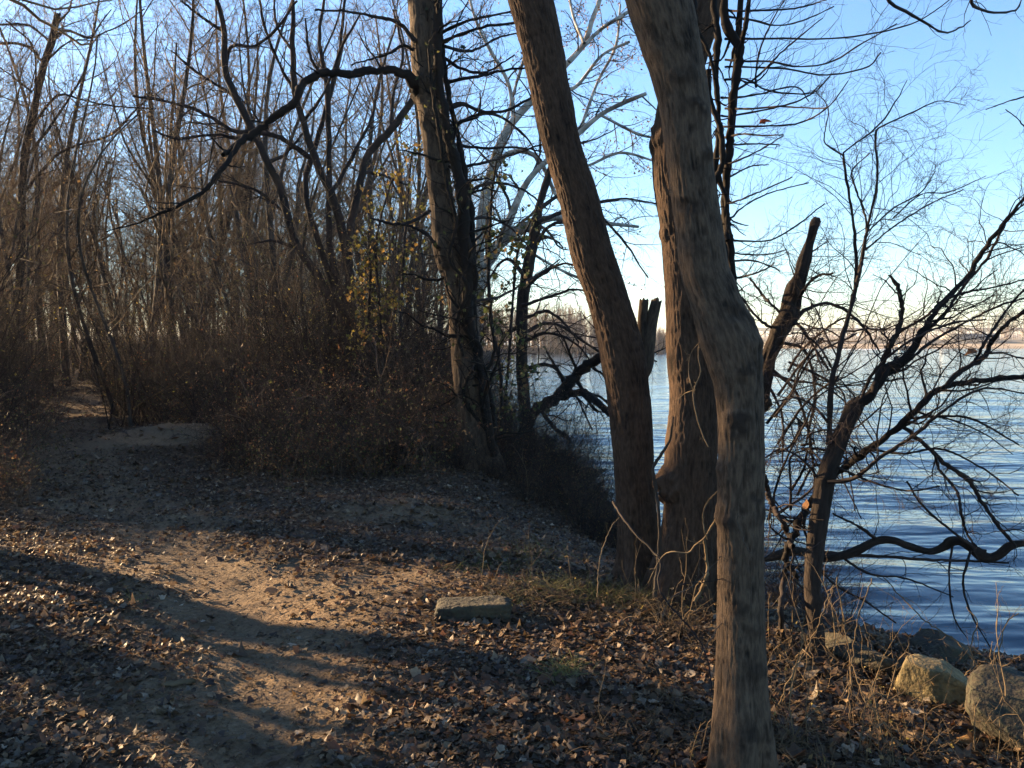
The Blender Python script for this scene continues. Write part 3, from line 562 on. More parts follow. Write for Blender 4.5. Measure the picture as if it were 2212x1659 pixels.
limb(tE, bE, [(1195, 862, 8), (1235, 850, 8), (1265, 850, 8), (1290, 868, 8), (1310, 888, 7), (1345, 915, 5)], 16.0, 14.4, B_DARK, K=30, nch=10, ln=.35, sub=5, up=-.03, seed=51)
for i, pts in enumerate([[(1130, 625), (1180, 585), (1220, 570), (1260, 580)], [(1128, 660), (1190, 640), (1250, 625), (1300, 650)], [(1132, 690), (1180, 672), (1220, 700), (1250, 740)], [(1127, 740), (1180, 720), (1240, 740), (1290, 800)], [(1150, 540), (1200, 480), (1280, 520), (1330, 560)],
        [(1126, 800), (1190, 790), (1240, 850), (1280, 930)], [(1135, 600), (1100, 560), (1070, 580), (1040, 640)], [(1127, 700), (1090, 720), (1060, 700), (1030, 730)], [(1165, 450), (1230, 420), (1330, 500), (1400, 600)], [(1160, 480), (1240, 450), (1340, 430), (1420, 440)], [(1128, 720), (1200, 700), (1300, 760), (1420, 780)]]):
    limb(tE, bE, pts, 16.6, 15.5+.25*i, T_DARK, 4.5, 1.6, 20, 12, .45, 6, -.02, seed=60+i, lev=3, rmin=.0032)
# -- sycamore
S_ = [(1020, 940, 15), (1030, 760, 13), (1035, 620, 11), (1036, 540, 10), (1040, 470, 10), (1057, 386, 10), (1077, 319, 9), (1103, 269, 9), (1151, 215, 8), (1195, 170, 7), (1228, 134, 6), (1262, 94, 6), (1280, 40, 5), (1295, 0, 5), (1320, -120, 4)]
Sw = tw(S_, 21, 22); bS = np.array([Sw[0][0], Sw[0][1], hz(Sw[0][0], Sw[0][1])]); tS = empty('sycamore_tree', bS, 'pale-barked sycamore with white upper limbs and hanging brown seed balls', 'tree')
put('trunk', tube_mesh('trunk', [(resample(ext_down(Sw, bS[2]-.5), 60)[None, :, :3], resample(ext_down(Sw, bS[2]-.5), 60)[None, :, 3], 10)], B_PALE, bS), tS)
SYC = [[(1035, 600, 9), (1074, 538, 10), (1090, 500, 10), (1134, 400, 7), (1182, 346, 6), (1252, 286, 6), (1295, 249, 5), (1340, 225, 5), (1396, 202, 4)], [(1036, 620, 12), (1060, 550, 12), (1107, 504, 12), (1150, 484, 10), (1200, 470, 7), (1290, 480, 5), (1380, 490, 3)],
       [(1060, 380, 6), (1100, 330, 5), (1160, 340, 5), (1200, 420, 4), (1230, 460, 3)], [(1110, 260, 5), (1098, 180, 4), (1060, 110, 4), (1030, 50, 3), (1010, -20, 3)], [(1230, 134, 5), (1290, 70, 4), (1350, 30, 4), (1400, 0, 3)],
       [(1190, 175, 4), (1240, 190, 4), (1300, 120, 3), (1360, 90, 3)], [(1262, 94, 4), (1240, 40, 3), (1225, -30, 3)], [(1250, 290, 4), (1290, 180, 3), (1330, 100, 3), (1340, 10, 2)], [(1180, 350, 4), (1260, 360, 3), (1340, 330, 3), (1420, 350, 2)], [(1085, 300, 4), (1110, 200, 3), (1140, 90, 3), (1150, -20, 2)], [(1300, 250, 3), (1380, 290, 3), (1440, 300, 2)], [(1100, 510, 4), (1170, 560, 3), (1250, 600, 3), (1330, 620, 2)]]
rs_ = np.random.default_rng(77); allq = []
for i, pts in enumerate(SYC):
    p, r = trace(pts, 21.5, 20.5+.35*i, None, None, 26, .5) if False else trace(pts, 21.5, 20.5+.35*i, 3, 3, 26, .5)
    l2, r2 = grow(p, r, 11, .42, 8, (.5, 1.2), .2, .0, .1, 1, .5, rs_, rmin=.005); l3, r3 = grow(l2, r2, 6, .5, 6, (.4, 1.1), .22, 0, .1, 1, .6, rs_, rmin=.0036); l4, r4 = grow(l3, r3, 3, .6, 5, (.4, 1.1), .22, 0, .1, 1, .7, rs_, rmin=.003)
    bo = put('branch', tube_mesh('branch', [(p, r, 7)], B_PALE, bS), tS); put('twigs', tube_mesh('twigs', [(l2, r2, 4), (l3, r3, 3), (l4, r4, 3)], T_GREY, bS), bo); allq += [l3.reshape(-1, 3), l4.reshape(-1, 3)]
allq = np.concatenate(allq); q = allq[rs_.integers(0, len(allq), 2300)]+rs_.normal(size=(2300, 3))*.05; q[:, 2] -= .06
put('foliage', leaves('foliage', q, rs_.uniform(.022, .055, 2300), [(.16, .085, .05), (.28, .14, .06), (.1, .06, .04), (.36, .2, .08)], L_LIVE, rs_, base=bS, hang=True, simple=True), tS)
# -- M: many-stemmed tree leaning in the wood
dM = 16.5; MM = [[(735, 800, 13), (716, 679, 10), (689, 602, 10), (645, 538, 9), (622, 470, 9), (605, 403, 9), (578, 353, 8), (544, 279, 8), (514, 218, 8), (487, 151, 7), (484, 67, 6), (470, 0, 5), (450, -120, 4)],
    [(750, 800, 12), (755, 600, 11), (735, 480, 10), (716, 420, 9), (692, 370, 8), (672, 319, 8), (655, 262, 7), (638, 202, 7), (632, 111, 6), (632, 0, 4), (625, -120, 3)],
    [(765, 800, 12), (755, 590, 10), (751, 551, 9), (761, 470, 9), (784, 370, 8), (804, 322, 8), (845, 279, 8), (892, 215, 7), (930, 170, 6)], [(745, 700, 8), (712, 520, 7), (712, 370, 6), (709, 269, 6), (706, 178, 6), (690, 90, 4), (700, 0, 3)], [(740, 700, 9), (700, 560, 7), (670, 470, 6), (660, 400, 6), (672, 343, 6), (700, 250, 5), (730, 130, 4), (745, 0, 3)]]
bM0 = P(750, 800, dM); bM = np.array([bM0[0], bM0[1], hz(bM0[0], bM0[1])]); tM = empty('many_stemmed_tree', bM, 'dark bare tree fanning into five crooked stems above the brambles', 'tree')
for i, pts in enumerate(MM):
    w = ext_down(tw(pts, dM, dM+.4*i-.8), bM[2]-.3); q = resample(w, 50); put('trunk', tube_mesh('trunk', [(q[None, :, :3]+RNG.normal(size=(1, 50, 3))*.008, q[None, :, 3], 10)], T_DARK, bM), tM)
MB_ = [[(551, 286, 5), (504, 282, 4), (470, 262, 4), (427, 239, 4), (370, 222, 3), (320, 212, 3), (286, 208, 2)], [(672, 343, 6), (645, 323, 6), (605, 299, 6), (558, 286, 5), (520, 300, 4), (470, 290, 3), (380, 300, 3), (330, 280, 2)], [(578, 353, 4), (620, 330, 3), (660, 280, 2)], [(514, 218, 4), (480, 190, 3), (430, 160, 3), (370, 110, 2)], [(487, 151, 4), (500, 100, 4), (550, 100, 3), (600, 60, 3), (640, 0, 2)], [(484, 67, 4), (440, 40, 3), (390, 0, 2)],
       [(622, 470, 4), (570, 420, 3), (520, 400, 3), (470, 390, 2)], [(716, 420, 4), (760, 340, 4), (800, 260, 3), (820, 180, 2)], [(638, 202, 4), (600, 130, 3), (570, 50, 3), (560, -20, 2)], [(655, 262, 4), (700, 200, 3), (740, 100, 3), (780, 30, 2)], [(845, 279, 4), (850, 200, 3), (870, 120, 3), (850, 20, 2)], [(784, 370, 4), (830, 380, 3), (880, 400, 2)], [(706, 178, 4), (670, 120, 3), (660, 40, 2)], [(645, 538, 4), (590, 520, 3), (530, 530, 2)], [(632, 111, 3), (600, 60, 3), (590, -10, 2)]]
for i, pts in enumerate(MB_): limb(tM, bM, pts, dM, dM+.5*(i % 4)-.8, T_DARK, K=20, nch=9, ln=.5, sub=6, seed=100+i, lev=3, rmin=.0032, up=.06, name='branch')
# -- N: tree with snapped top at the wood's outer side
dN = 25; Nw = tw([(30, 960, 14), (36, 800, 11), (40, 660, 9), (44, 551, 8.5), (50, 370, 7.5), (74, 235, 7), (97, 134, 7), (114, 84, 7), (124, 30, 7)], dN, dN)
bN = np.array([Nw[0][0], Nw[0][1], hz(Nw[0][0], Nw[0][1])]); tN = empty('snapped_tree', bN, 'bare tree whose trunk ends in a snapped-off top above spreading dark branches', 'tree')
put('trunk', trunk_mesh('trunk', ext_down(Nw, bN[2]-.3), B_DARK, bN, .04, 40, .012, 20, 4, .02, cap=True), tN)
for i, pts in enumerate([[(95, 140, 5), (67, 104, 5), (30, 94, 4), (0, 94, 4), (-60, 100, 3)], [(97, 120, 5), (134, 67, 5), (191, 81, 4), (225, 70, 3), (262, 54, 3), (312, 20, 2)], [(108, 90, 5), (60, 54, 4), (0, 54, 3)], [(74, 240, 4), (74, 110, 3), (30, 60, 3), (10, 40, 2)], [(60, 290, 5), (121, 208, 4), (175, 215, 3), (235, 228, 3), (336, 235, 2)], [(50, 350, 5), (110, 270, 4), (180, 160, 3), (200, 80, 3), (240, 20, 2)], [(48, 420, 5), (130, 330, 4), (240, 290, 4), (300, 230, 3), (370, 180, 2)], [(110, 60, 4), (150, 20, 3), (160, -60, 2)], [(70, 200, 4), (20, 160, 3), (-40, 120, 2)], [(97, 134, 4), (150, 90, 3), (200, 88, 2), (210, 88, 2)]]):
    pts = [(a, b, c*.62) for a, b, c in pts]; limb(tN, bN, pts, dN, dN-.4*(i % 5)+.6, T_DARK, K=20, nch=9, ln=.4, sub=6, seed=140+i, lev=3, rmin=.0034)
# twin climbing vine beside A and C
vine('grape_vine', 'thick ropy vine hanging down the riverward side of the burled tree', None, [([(1566, -60, 9), (1565, 0, 9), (1570, 59, 10), (1596, 100, 10), (1594, 156, 9), (1582, 215, 8), (1577, 312, 8), (1569, 391, 8), (1568, 469, 9), (1578, 547, 9), (1588, 641, 8), (1592, 720, 6)], 4.9, 4.9, 80), ([(1616, -40, 5), (1618, 0, 5), (1606, 78, 5), (1592, 130, 5), (1590, 180, 5)], 4.8, 4.9, 30),
    ([(1530, 150, 6), (1536, 220, 5), (1556, 280, 6), (1560, 350, 6), (1544, 400, 6), (1552, 470, 5), (1566, 540, 6), (1570, 610, 5)], 4.85, 4.8, 60), ([(1540, 0, 7), (1550, 80, 8), (1546, 160, 6), (1552, 240, 5), (1550, 320, 6), (1546, 370, 7), (1568, 430, 5), (1572, 520, 6)], 5.0, 4.8, 60), ([(1500, 0, 5), (1505, 60, 5), (1530, 110, 4), (1545, 170, 4)], 4.7, 4.8, 20)], B_DARK, 0, None, 12, 44, .04, .14)
vine('grape_vine', 'thin pale vine running over the burl and down to the roots', None, [([(1455, 900, 2), (1447, 950, 3), (1426, 985, 4.5), (1411, 1012, 5), (1416, 1050, 5), (1424, 1120, 5), (1424, 1190, 5), (1414, 1290, 6)], 5.02, 5.05, 60)], T_GREY, thin=.8)
vine('tendril_vine', 'loose tan tendrils dangling between the burled tree and the grey one', None, [([(1513, 690, 1.5), (1513, 729, 2), (1509, 751, 2), (1509, 775, 2), (1513, 805, 2), (1499, 842, 2.2), (1498, 864, 2.2), (1506, 903, 2.2), (1519, 942, 2.5), (1530, 965, 2)], 4.3, 4.1, 60), ([(1515, 735, 1.3), (1492, 765, 1.3), (1488, 810, 1.3), (1500, 850, 1.2)], 4.3, 4.2, 30), ([(1550, 1062, 3), (1530, 1083, 3), (1519, 1109, 3), (1521, 1142, 2.6), (1528, 1165, 2)], 3.6, 3.7, 40),
    ([(1552, 1100, 3), (1549, 1116, 3), (1540, 1132, 4), (1521, 1163, 3.4), (1502, 1177, 3), (1486, 1194, 3), (1451, 1192, 2.6), (1427, 1207, 2), (1400, 1260, 2)], 3.6, 3.9, 60), ([(1500, 842, 1.6), (1480, 850, 1.6), (1463, 865, 1.2)], 4.3, 4.4, 12), ([(1507, 752, 1.2), (1520, 748, 1.8), (1535, 747, 2)], 4.2, 4.2, 12), ([(1500, 1300, 6), (1516, 1273, 6), (1528, 1235, 5.5), (1526, 1200, 5), (1521, 1165, 4)], 3.9, 3.8, 40)], T_TAN, 0, None, 3, 45, .04, .12, thin=.62)
# -- H: broken snag between A and the water
dH = 6.6; Hw = tw([(1570, 1180, 24), (1600, 1030, 22), (1625, 920, 21), (1648, 830, 21), (1662, 773, 20), (1682, 723, 21), (1703, 680, 22), (1716, 630, 19), (1728, 600, 15), (1740, 560, 14), (1750, 520, 10), (1760, 485, 8), (1767, 474, 5)], dH, dH); Hw = [(a, b, c, r*.86) for a, b, c, r in Hw]
bH = np.array([Hw[0][0], Hw[0][1], hz(Hw[0][0], Hw[0][1])]); tH = empty('broken_snag', bH, 'dead leaning snag with a splintered point, over the river beside the grey tree', 'dead tree')
put('trunk', trunk_mesh('trunk', ext_down(Hw, bH[2]-.5), B_DARK, bH, .014, 70, .02, 26, 4, .018, [(2.15, 60, .05, .04, .5), (1.9, -80, .04, .03, .4), (1.6, -30, .06, .03, .6)], seed=6, cap=True), tH)
for i, pts in enumerate([[(1712, 700, 6), (1740, 670, 5), (1790, 655, 4), (1850, 690, 3), (1900, 760, 2)], [(1700, 690, 3), (1650, 640, 3), (1620, 600, 2)], [(1690, 720, 4), (1640, 690, 3), (1600, 640, 2)], [(1720, 650, 4), (1760, 600, 3), (1800, 590, 2)], [(1690, 740, 4), (1740, 760, 3), (1760, 850, 3), (1740, 960, 2)], [(1670, 800, 4), (1720, 850, 3), (1750, 950, 3), (1760, 1050, 2)], [(1700, 680, 4), (1740, 720, 3), (1790, 800, 2)], [(1660, 830, 3), (1690, 900, 3), (1690, 1000, 2)], [(1705, 660, 3), (1740, 560, 2), (1790, 520, 1)]]):
    limb(tH, bH, pts, dH, dH-.25*(i % 4)+.3, T_DARK, K=20, nch=14, ln=.7, sub=7, cw=.26, up=-.03, seed=170+i, lev=3, rmin=.0016)
rt = np.random.default_rng(404)
for i in range(16):
    x0, y0 = 1650+rt.random()*90, 1150-rt.random()*380; x1, y1 = 1690+rt.random()*230, 640+rt.random()*500; mx, my = (x0+x1)/2+rt.normal()*40, (y0+y1)/2-rt.random()*90
    limb(tH, bH, [(x0, y0, 3), ((x0+mx)/2+rt.normal()*12, (y0+my)/2+rt.normal()*12, 2.6), (mx, my, 2.2), ((x1+mx)/2+rt.normal()*20, (y1+my)/2-15, 1.8), (x1, y1+20, 1.2)], dH-.1, dH-1.2*rt.random(), T_DARK, K=26, nch=12, ln=.4, sub=6, up=-.04, seed=370+i, cw=.3, rmin=.0015)
# -- I: many-branched shrub tree at the waterside
dI = 4.6
I_ = tw([(1775, 1660, 9), (1775, 1600, 9), (1770, 1543, 10), (1764, 1480, 11), (1762, 1430, 12), (1766, 1380, 14), (1758, 1324, 15), (1755, 1240, 18), (1762, 1173, 19), (1771, 1106, 19), (1780, 1050, 20), (1792, 1008, 20), (1808, 965, 20), (1826, 920, 18), (1843, 885, 19), (1852, 868, 13)], 4.2, dI)
bI = np.array([I_[0][0], I_[0][1], hz(I_[0][0], I_[0][1])]); tI = empty('waterside_tree', bI, 'crooked dark small tree fanning many bare branches out over the river', 'tree')
put('trunk', trunk_mesh('trunk', ext_down(I_, bI[2]-.2), B_DARK, bI, .01, 70, .006, 50, 8, .008, [(1.85, -20, .04, .015, .6), (1.2, 20, .04, .01, .5)], .02, 7, cap=True), tI)
IB = [([(1840, 880, 12), (1882, 854, 13), (1906, 807, 13), (1919, 793, 13), (1956, 773, 11), (1993, 716, 9), (2037, 655, 8), (2084, 605, 7), (2129, 535, 6), (2170, 480, 5), (2212, 430, 4), (2260, 380, 3)], 4.6, 4.9, 14),
 ([(1885, 850, 9), (1899, 807, 8), (1916, 756, 8), (1939, 716, 7), (1949, 672, 6), (1943, 630, 6), (1936, 612, 5), (1920, 595, 2)], 4.6, 4.5, 8),
 ([(1790, 960, 8), (1792, 934, 8), (1795, 840, 7.5), (1808, 773, 7), (1825, 706, 6.5), (1845, 639, 6), (1850, 590, 5), (1844, 488, 4), (1834, 422, 3.5), (1822, 336, 3), (1844, 312, 2.2), (1906, 262, 2), (1961, 172, 1)], 4.5, 4.7, 18),
 ([(1822, 336, 2.6), (1785, 312, 2), (1781, 290, 1.8), (1789, 234, 1.3), (1760, 195, .9)], 4.65, 4.6, 6),
 ([(1850, 620, 5), (1871, 508, 4), (1895, 391, 3.3), (1891, 293, 2.6), (1906, 273, 2.2), (1973, 242, 1.8), (2030, 218, 1.4), (2086, 228, .8)], 4.6, 4.9, 14),
 ([(1856, 600, 3.5), (1872, 490, 3), (1850, 410, 2.4), (1840, 370, 2), (1880, 330, 1.4)], 4.6, 4.4, 10),
 ([(1800, 1025, 11), (1838, 1000, 11), (1872, 974, 10), (1939, 924, 9), (1975, 890, 8.5), (2006, 857, 8), (2040, 837, 7), (2107, 823, 6.5), (2160, 818, 7), (2208, 813, 6), (2300, 800, 4)], 4.6, 4.3, 14),
 ([(2040, 837, 7), (2065, 810, 7), (2091, 793, 7), (2127, 770, 7), (2141, 739, 6), (2175, 700, 5), (2212, 672, 5), (2280, 620, 3)], 4.4, 4.2, 10),
 ([(2100, 790, 4), (2140, 720, 4), (2190, 650, 3), (2240, 600, 3)], 4.35, 4.6, 8),
 ([(1788, 1042, 6), (1839, 1035, 6), (1870, 1015, 5.5), (1906, 985, 5), (1973, 941, 5), (2047, 880, 4), (2124, 840, 3), (2212, 850, 2)], 4.4, 4.0, 14),
 ([(1930, 935, 5), (1950, 922, 6), (2006, 968, 6), (2040, 1001, 6), (2091, 1038, 6), (2127, 1092, 5), (2160, 1140, 5), (2195, 1180, 4)], 4.4, 4.3, 10),
 ([(2020, 985, 4), (2030, 1015, 4), (2067, 1062, 4), (2077, 1109, 4), (2090, 1156, 3.4), (2110, 1180, 2.5)], 4.35, 4.2, 7),
 ([(1771, 1062, 10), (1740, 1100, 11), (1721, 1142, 11), (1704, 1180, 9), (1700, 1215, 8), (1724, 1250, 7)], 4.55, 4.5, 5), ([(1650, 1028, 8), (1658, 1060, 8), (1670, 1092, 8), (1697, 1143, 8), (1712, 1180, 8)], 4.6, 4.5, 5),
 ([(1700, 1170, 8), (1697, 1224, 8), (1687, 1308, 8), (1691, 1408, 7), (1680, 1480, 6), (1668, 1540, 6)], 4.5, 4.3, 4),
 ([(1995, 716, 5), (2040, 680, 5), (2080, 620, 4), (2130, 560, 4), (2180, 470, 3), (2230, 400, 3)], 4.8, 5.0, 10), ([(1905, 812, 5), (1950, 790, 4), (2010, 740, 4), (2080, 700, 3), (2160, 660, 3), (2230, 640, 2)], 4.8, 5.1, 12),
 ([(1935, 720, 4), (1990, 690, 4), (2060, 640, 3), (2150, 620, 2.5), (2230, 600, 2)], 4.5, 4.3, 12), ([(1830, 900, 5), (1860, 860, 4), (1890, 800, 4), (1960, 740, 3), (2050, 700, 3), (2130, 690, 2)], 4.5, 4.1, 12),
 ([(1930, 470, 2), (1990, 420, 1.8), (2050, 415, 1.5), (2130, 380, 1)], 4.9, 5.1, 8), ([(1875, 500, 2.2), (1930, 450, 2.2), (1990, 415, 1.8), (2020, 370, 1.2)], 4.7, 4.8, 8), ([(1870, 540, 2.6), (1930, 490, 2.2), (2010, 440, 1.8), (2080, 410, 1.4)], 4.7, 5, 9),
 ([(1960, 905, 4), (2020, 900, 3), (2100, 905, 3), (2200, 960, 2)], 4.4, 4.1, 12), ([(1880, 970, 4), (1950, 980, 3), (2030, 970, 3), (2120, 1010, 2.4), (2200, 1070, 2)], 4.4, 4.0, 12), ([(1810, 1010, 4), (1880, 1040, 3), (1960, 1060, 2.6), (2030, 1050, 2)], 4.4, 4.1, 9), ([(1780, 1050, 4), (1740, 1000, 3), (1690, 970, 3), (1650, 990, 2)], 4.5, 4.3, 9), ([(1795, 920, 4), (1760, 880, 3), (1720, 860, 2.6), (1670, 870, 2)], 4.5, 4.4, 9), ([(1800, 800, 3), (1770, 750, 2.6), (1730, 720, 2), (1680, 730, 1.4)], 4.5, 4.4, 9)]
for i, (pts, a, b, n) in enumerate(IB):
    pts = [(x_, y_, q_*.8) for x_, y_, q_ in pts]; limb(tI, bI, pts, a, b, B_DARK if i in (0, 6, 12) else T_DARK, K=44, nch=int(n*1.6), ln=.34 if len(pts) > 6 else .5, sub=7, cw=.24, up=.02, seed=200+i, rmin=.0011, lev=3 if i % 2 == 0 else 2, wig=.35)
# -- J: fallen crooked branch lying across
J_ = tw([(1652, 1210, 4), (1704, 1192, 7), (1738, 1193, 7), (1780, 1206, 8), (1820, 1200, 9), (1855, 1187, 9), (1896, 1168, 9), (1930, 1168, 9), (1956, 1177, 8), (2007, 1191, 8), (2040, 1180, 10), (2054, 1170, 12), (2075, 1170, 12), (2097, 1183, 13), (2124, 1205, 14), (2155, 1200, 14), (2185, 1178, 12), (2230, 1175, 10), (2320, 1190, 8)], 4.9, 4.5)
J_ = [(a, b, c, r*.8) for a, b, c, r in J_]; bJ = np.array(J_[0][:3]); tJ = empty('crooked_branch', bJ, 'dead crooked bough lying level over the water behind the tan stalks', 'branch')
put('bough', trunk_mesh('bough', J_, B_DARK, bJ, .008, 50, .006, 50, 8, .01, [(1.25, -30, .05, .02, .4)], seed=8, cap=True), tJ)
for i, (pts, a, b) in enumerate([([(1780, 1195, 4), (1870, 1200, 3.5), (1980, 1208, 3), (2100, 1212, 2.5), (2180, 1215, 2)], 4.8, 4.5), ([(1896, 1168, 4), (1860, 1140, 3), (1800, 1110, 2)], 4.8, 4.7), ([(1820, 1205, 3), (1880, 1240, 2.4), (1960, 1250, 2), (2060, 1290, 1.5)], 4.8, 4.4), ([(2097, 1190, 3), (2080, 1260, 2.5), (2100, 1330, 2), (2140, 1400, 1)], 4.6, 4.4), ([(2060, 1170, 3), (2050, 1240, 2), (2060, 1330, 2), (2090, 1380, 1)], 4.6, 4.3), ([(1740, 1195, 3), (1800, 1260, 2.5), (1870, 1300, 2), (1935, 1345, 2)], 4.8, 4.5), ([(2110, 1190, 3), (2000, 1100, 2.4), (1960, 1040, 2)], 4.6, 4.4)]):
    limb(tJ, bJ, pts, a, b, T_DARK, K=24, nch=8, ln=.3, sub=4, up=-.03, seed=240+i, rmin=.0012)
# -- R: small-branched tree sending arched twigs over the river beside A
def zz(l): return [(1348+x*.3906, y*.3906) for x, y in l]
AR = [zz(l) for l in [[(560, 215), (690, 215), (850, 215), (1200, 210), (1450, 170), (1640, 110), (1800, 0)], [(560, 330), (650, 340), (800, 340), (980, 370), (1150, 340), (1300, 250), (1510, 130)], [(560, 370), (640, 370), (900, 380), (1100, 415), (1340, 375), (1420, 290)], [(560, 90), (700, 110), (850, 140), (1000, 110), (1160, 35)], [(560, 60), (700, 60), (950, 45), (1120, 0)],
    [(540, 540), (620, 540), (750, 520), (950, 480), (1020, 560)], [(540, 700), (600, 700), (860, 695), (1000, 670), (1130, 590), (1240, 450)], [(540, 640), (600, 640), (900, 580), (1050, 510), (1140, 420)], [(540, 800), (600, 800), (730, 795), (860, 800)], [(540, 900), (600, 900), (750, 830), (880, 750)], [(560, 1200), (600, 1200), (650, 1150), (800, 1070), (1020, 1010)], [(560, 1120), (600, 1120), (750, 1060), (930, 980)], [(570, 1330), (600, 1330), (800, 1330), (950, 1250), (1110, 1125)], [(570, 1400), (600, 1400), (780, 1410), (900, 1380)],
    [(620, 500), (740, 420), (860, 300), (1000, 180), (1100, 100)], [(730, 480), (730, 400), (760, 250), (850, 60), (890, 0)], [(560, 600), (700, 600), (870, 590), (1080, 600), (1130, 590)], [(550, 1000), (620, 960), (700, 920), (800, 910)], [(560, 1450), (700, 1440), (830, 1480), (860, 1500)], [(570, 1550), (700, 1520), (800, 1480), (830, 1450)], [(560, 440), (680, 440), (800, 500), (1010, 520), (1080, 470)], [(560, 760), (660, 740), (760, 750), (880, 745)]]]
dR = 5.0; bR = bC.copy(); bR[0] += .28; bR[1] += .1; bR[2] = hz(bR[0], bR[1]); tR = empty('arching_tree', bR, 'slender tree behind the grey trunk sending level arching twigs out across the sky', 'tree')
Rw = ext_down(tw([(1560, 1290, 10), (1566, 1100, 10), (1572, 900, 9), (1578, 700, 9), (1566, 520, 8), (1570, 380, 8), (1584, 240, 7), (1592, 120, 7), (1600, 0, 6), (1610, -150, 4)], dR+.05, dR), bR[2]-.2); q = resample(Rw, 60)
put('trunk', tube_mesh('trunk', [(q[None, :, :3], q[None, :, 3], 10)], B_DARK, bR), tR)
for i, pts in enumerate(AR): limb(tR, bR, pts, dR, dR+[.8, -.6, .3, 1.2, -.3][i % 5], T_DARK, 2.6, 1.2, 24, 9, .32, 4, .08, seed=300+i, rmin=.0012, side=(.6, 0, .5), ang=(.3, .8), subln=.4)
# overhanging twigs at the top of the view: from a branch above
ov = [zz(l) for l in [[(1300, -200), (1460, 0), (1540, 55), (1640, 110), (1720, 160), (1790, 180), (1850, 155), (1920, 115)], [(1800, -160), (1910, 0), (1960, 45), (2050, 70), (2150, 60), (2190, 30), (2200, -40)], [(2000, 605), (2100, 570), (2212, 535), (2350, 500)], [(2110, 605), (2180, 660), (2212, 700), (2300, 760)]]]
for i, pts in enumerate(ov[:2]): limb(tA, bA, [(1365, -220), (1420, -330)]+pts, 3.05, 4.3, T_DARK, 5, 1.2, 40, 6, .12, 3, 0, seed=340+i, rmin=.001)
for i, pts in enumerate(ov[2:]): limb(tI, bI, pts[::-1], 4.3, 4.6, T_DARK, 2, .9, 20, 4, .3, 2, 0, seed=350+i, rmin=.001)

# ================================================================== ROCKS
def rock_mat(ca=(.008, .007, .005), cb=(.022, .018, .011), cc=(.06, .045, .022)):
    m, nt, b = newmat('river_stone'); tc = nd(nt, 'ShaderNodeTexCoord').outputs['Object']
    n1 = nd(nt, 'ShaderNodeTexNoise', Scale=6, Detail=8, Roughness=.65); n2_ = nd(nt, 'ShaderNodeTexNoise', Scale=45, Detail=5); nt.links.new(tc, n1.inputs[0]); nt.links.new(tc, n2_.inputs[0])
    c = ramp(nt, n1.outputs[0], [(.32, ca), (.5, cb), (.66, cc)]); c = mix(nt, ramp(nt, n2_.outputs[0], [(.45, (0, 0, 0)), (.65, (.6,)*3)]), c, (.04, .042, .02))
    nt.links.new(c, b.inputs['Base Color']); b.inputs['Roughness'].default_value = .9
    bu = nd(nt, 'ShaderNodeBump', Strength=.7, Distance=.02); nt.links.new(n2_.outputs[0], bu.inputs['Height']); nt.links.new(bu.outputs[0], b.inputs['Normal']); return m
ROCK = rock_mat(); ROCK_OCHRE_LIT = rock_mat((.05, .038, .016), (.15, .115, .05), (.24, .18, .075))  # second one: ochre stone with sunlight painted in as a brighter, warmer colour
def rock(name, loc, size, label, cat='boulder', rz=0, seed=0, boxy=0.0, n=64, group=None, tilt=0.0, mat=None):
    u = np.linspace(0, 2*pi, n, endpoint=False)[None, :]; v = np.linspace(0.02, pi-.02, n//2)[:, None]
    D = np.stack([np.sin(v)*np.cos(u), np.sin(v)*np.sin(u), np.cos(v)+0*u], -1)
    if boxy: q = (np.abs(D)**(2+10*boxy)).sum(-1, keepdims=True)**(-1/(2+10*boxy)); D = D*q
    else:                                             # facets: clip by random planes
        rg = np.random.default_rng(seed); 
        for _ in range(15):
            nn_ = norm(rg.normal(size=3)); hh = rg.uniform(.5, .82); dd = (D @ nn_)[..., None]; D = np.where(dd > hh, D-(dd-hh)*nn_*.97, D)
    D = D*(1+.16*(noise(D*1.6+seed)-.5)[..., None]+(.1*(1-np.abs(2*noise(D*3.3+seed)-1))[..., None] if boxy else 0)+.07*(noise(D*5+seed)-.5)[..., None]+.03*(noise(D*16+seed)-.5)[..., None])
    V = D*np.asarray(size)/2; c, s = cos(rz), sin(rz); V = np.stack([V[..., 0]*c-V[..., 1]*s, V[..., 0]*s+V[..., 1]*c, V[..., 2]+V[..., 0]*tilt], -1)
    m = n//2; k = np.arange(m-1)[:, None]*n; j = np.arange(n)[None, :]; Qd = np.stack([k+j, k+n+j, k+n+(j+1) % n, k+(j+1) % n], -1).reshape(-1, 4)
    V = V.reshape(-1, 3); V = np.vstack([V, V[:n].mean(0), V[-n:].mean(0)]); a = np.arange(n); tr = np.vstack([np.stack([a, (a+1) % n, np.full(n, len(V)-2)], 1), np.stack([(m-1)*n+(a+1) % n, (m-1)*n+a, np.full(n, len(V)-1)], 1)])
    return tag(put(name, mesh_from(name, V, Qd, tr, mat or ROCK), None, loc), label, cat, group)
def rk(x, y, d, wpx, hpx, dep, label, seed, **k):
    p = P(x, y, d+dep*.35); return rock('boulder', p, (wpx*d/F, dep, hpx*d/F), label, seed=seed, **k)
def rg_(x, yb_, wpx, hpx, dep, label, seed, sink=.33, **k):
    g = G(x, yb_); d = g[1]; return rock('boulder', (g[0], g[1]+dep*.3, g[2]+hpx*d/F*(.5-sink)), (wpx*d/F, dep, hpx*d/F), label, seed=seed, **k)
rg_(2030, 1525, 190, 150, .45, 'rounded ochre boulder with sunlight painted into its colour at the water edge behind tan stalks', 1, rz=.2, mat=ROCK_OCHRE_LIT)
rg_(2320, 1660, 330, 230, .6, 'big dark flat-faced boulder cut by the picture edge beside the sunlit one', 22, rz=-.2, tilt=-.3)
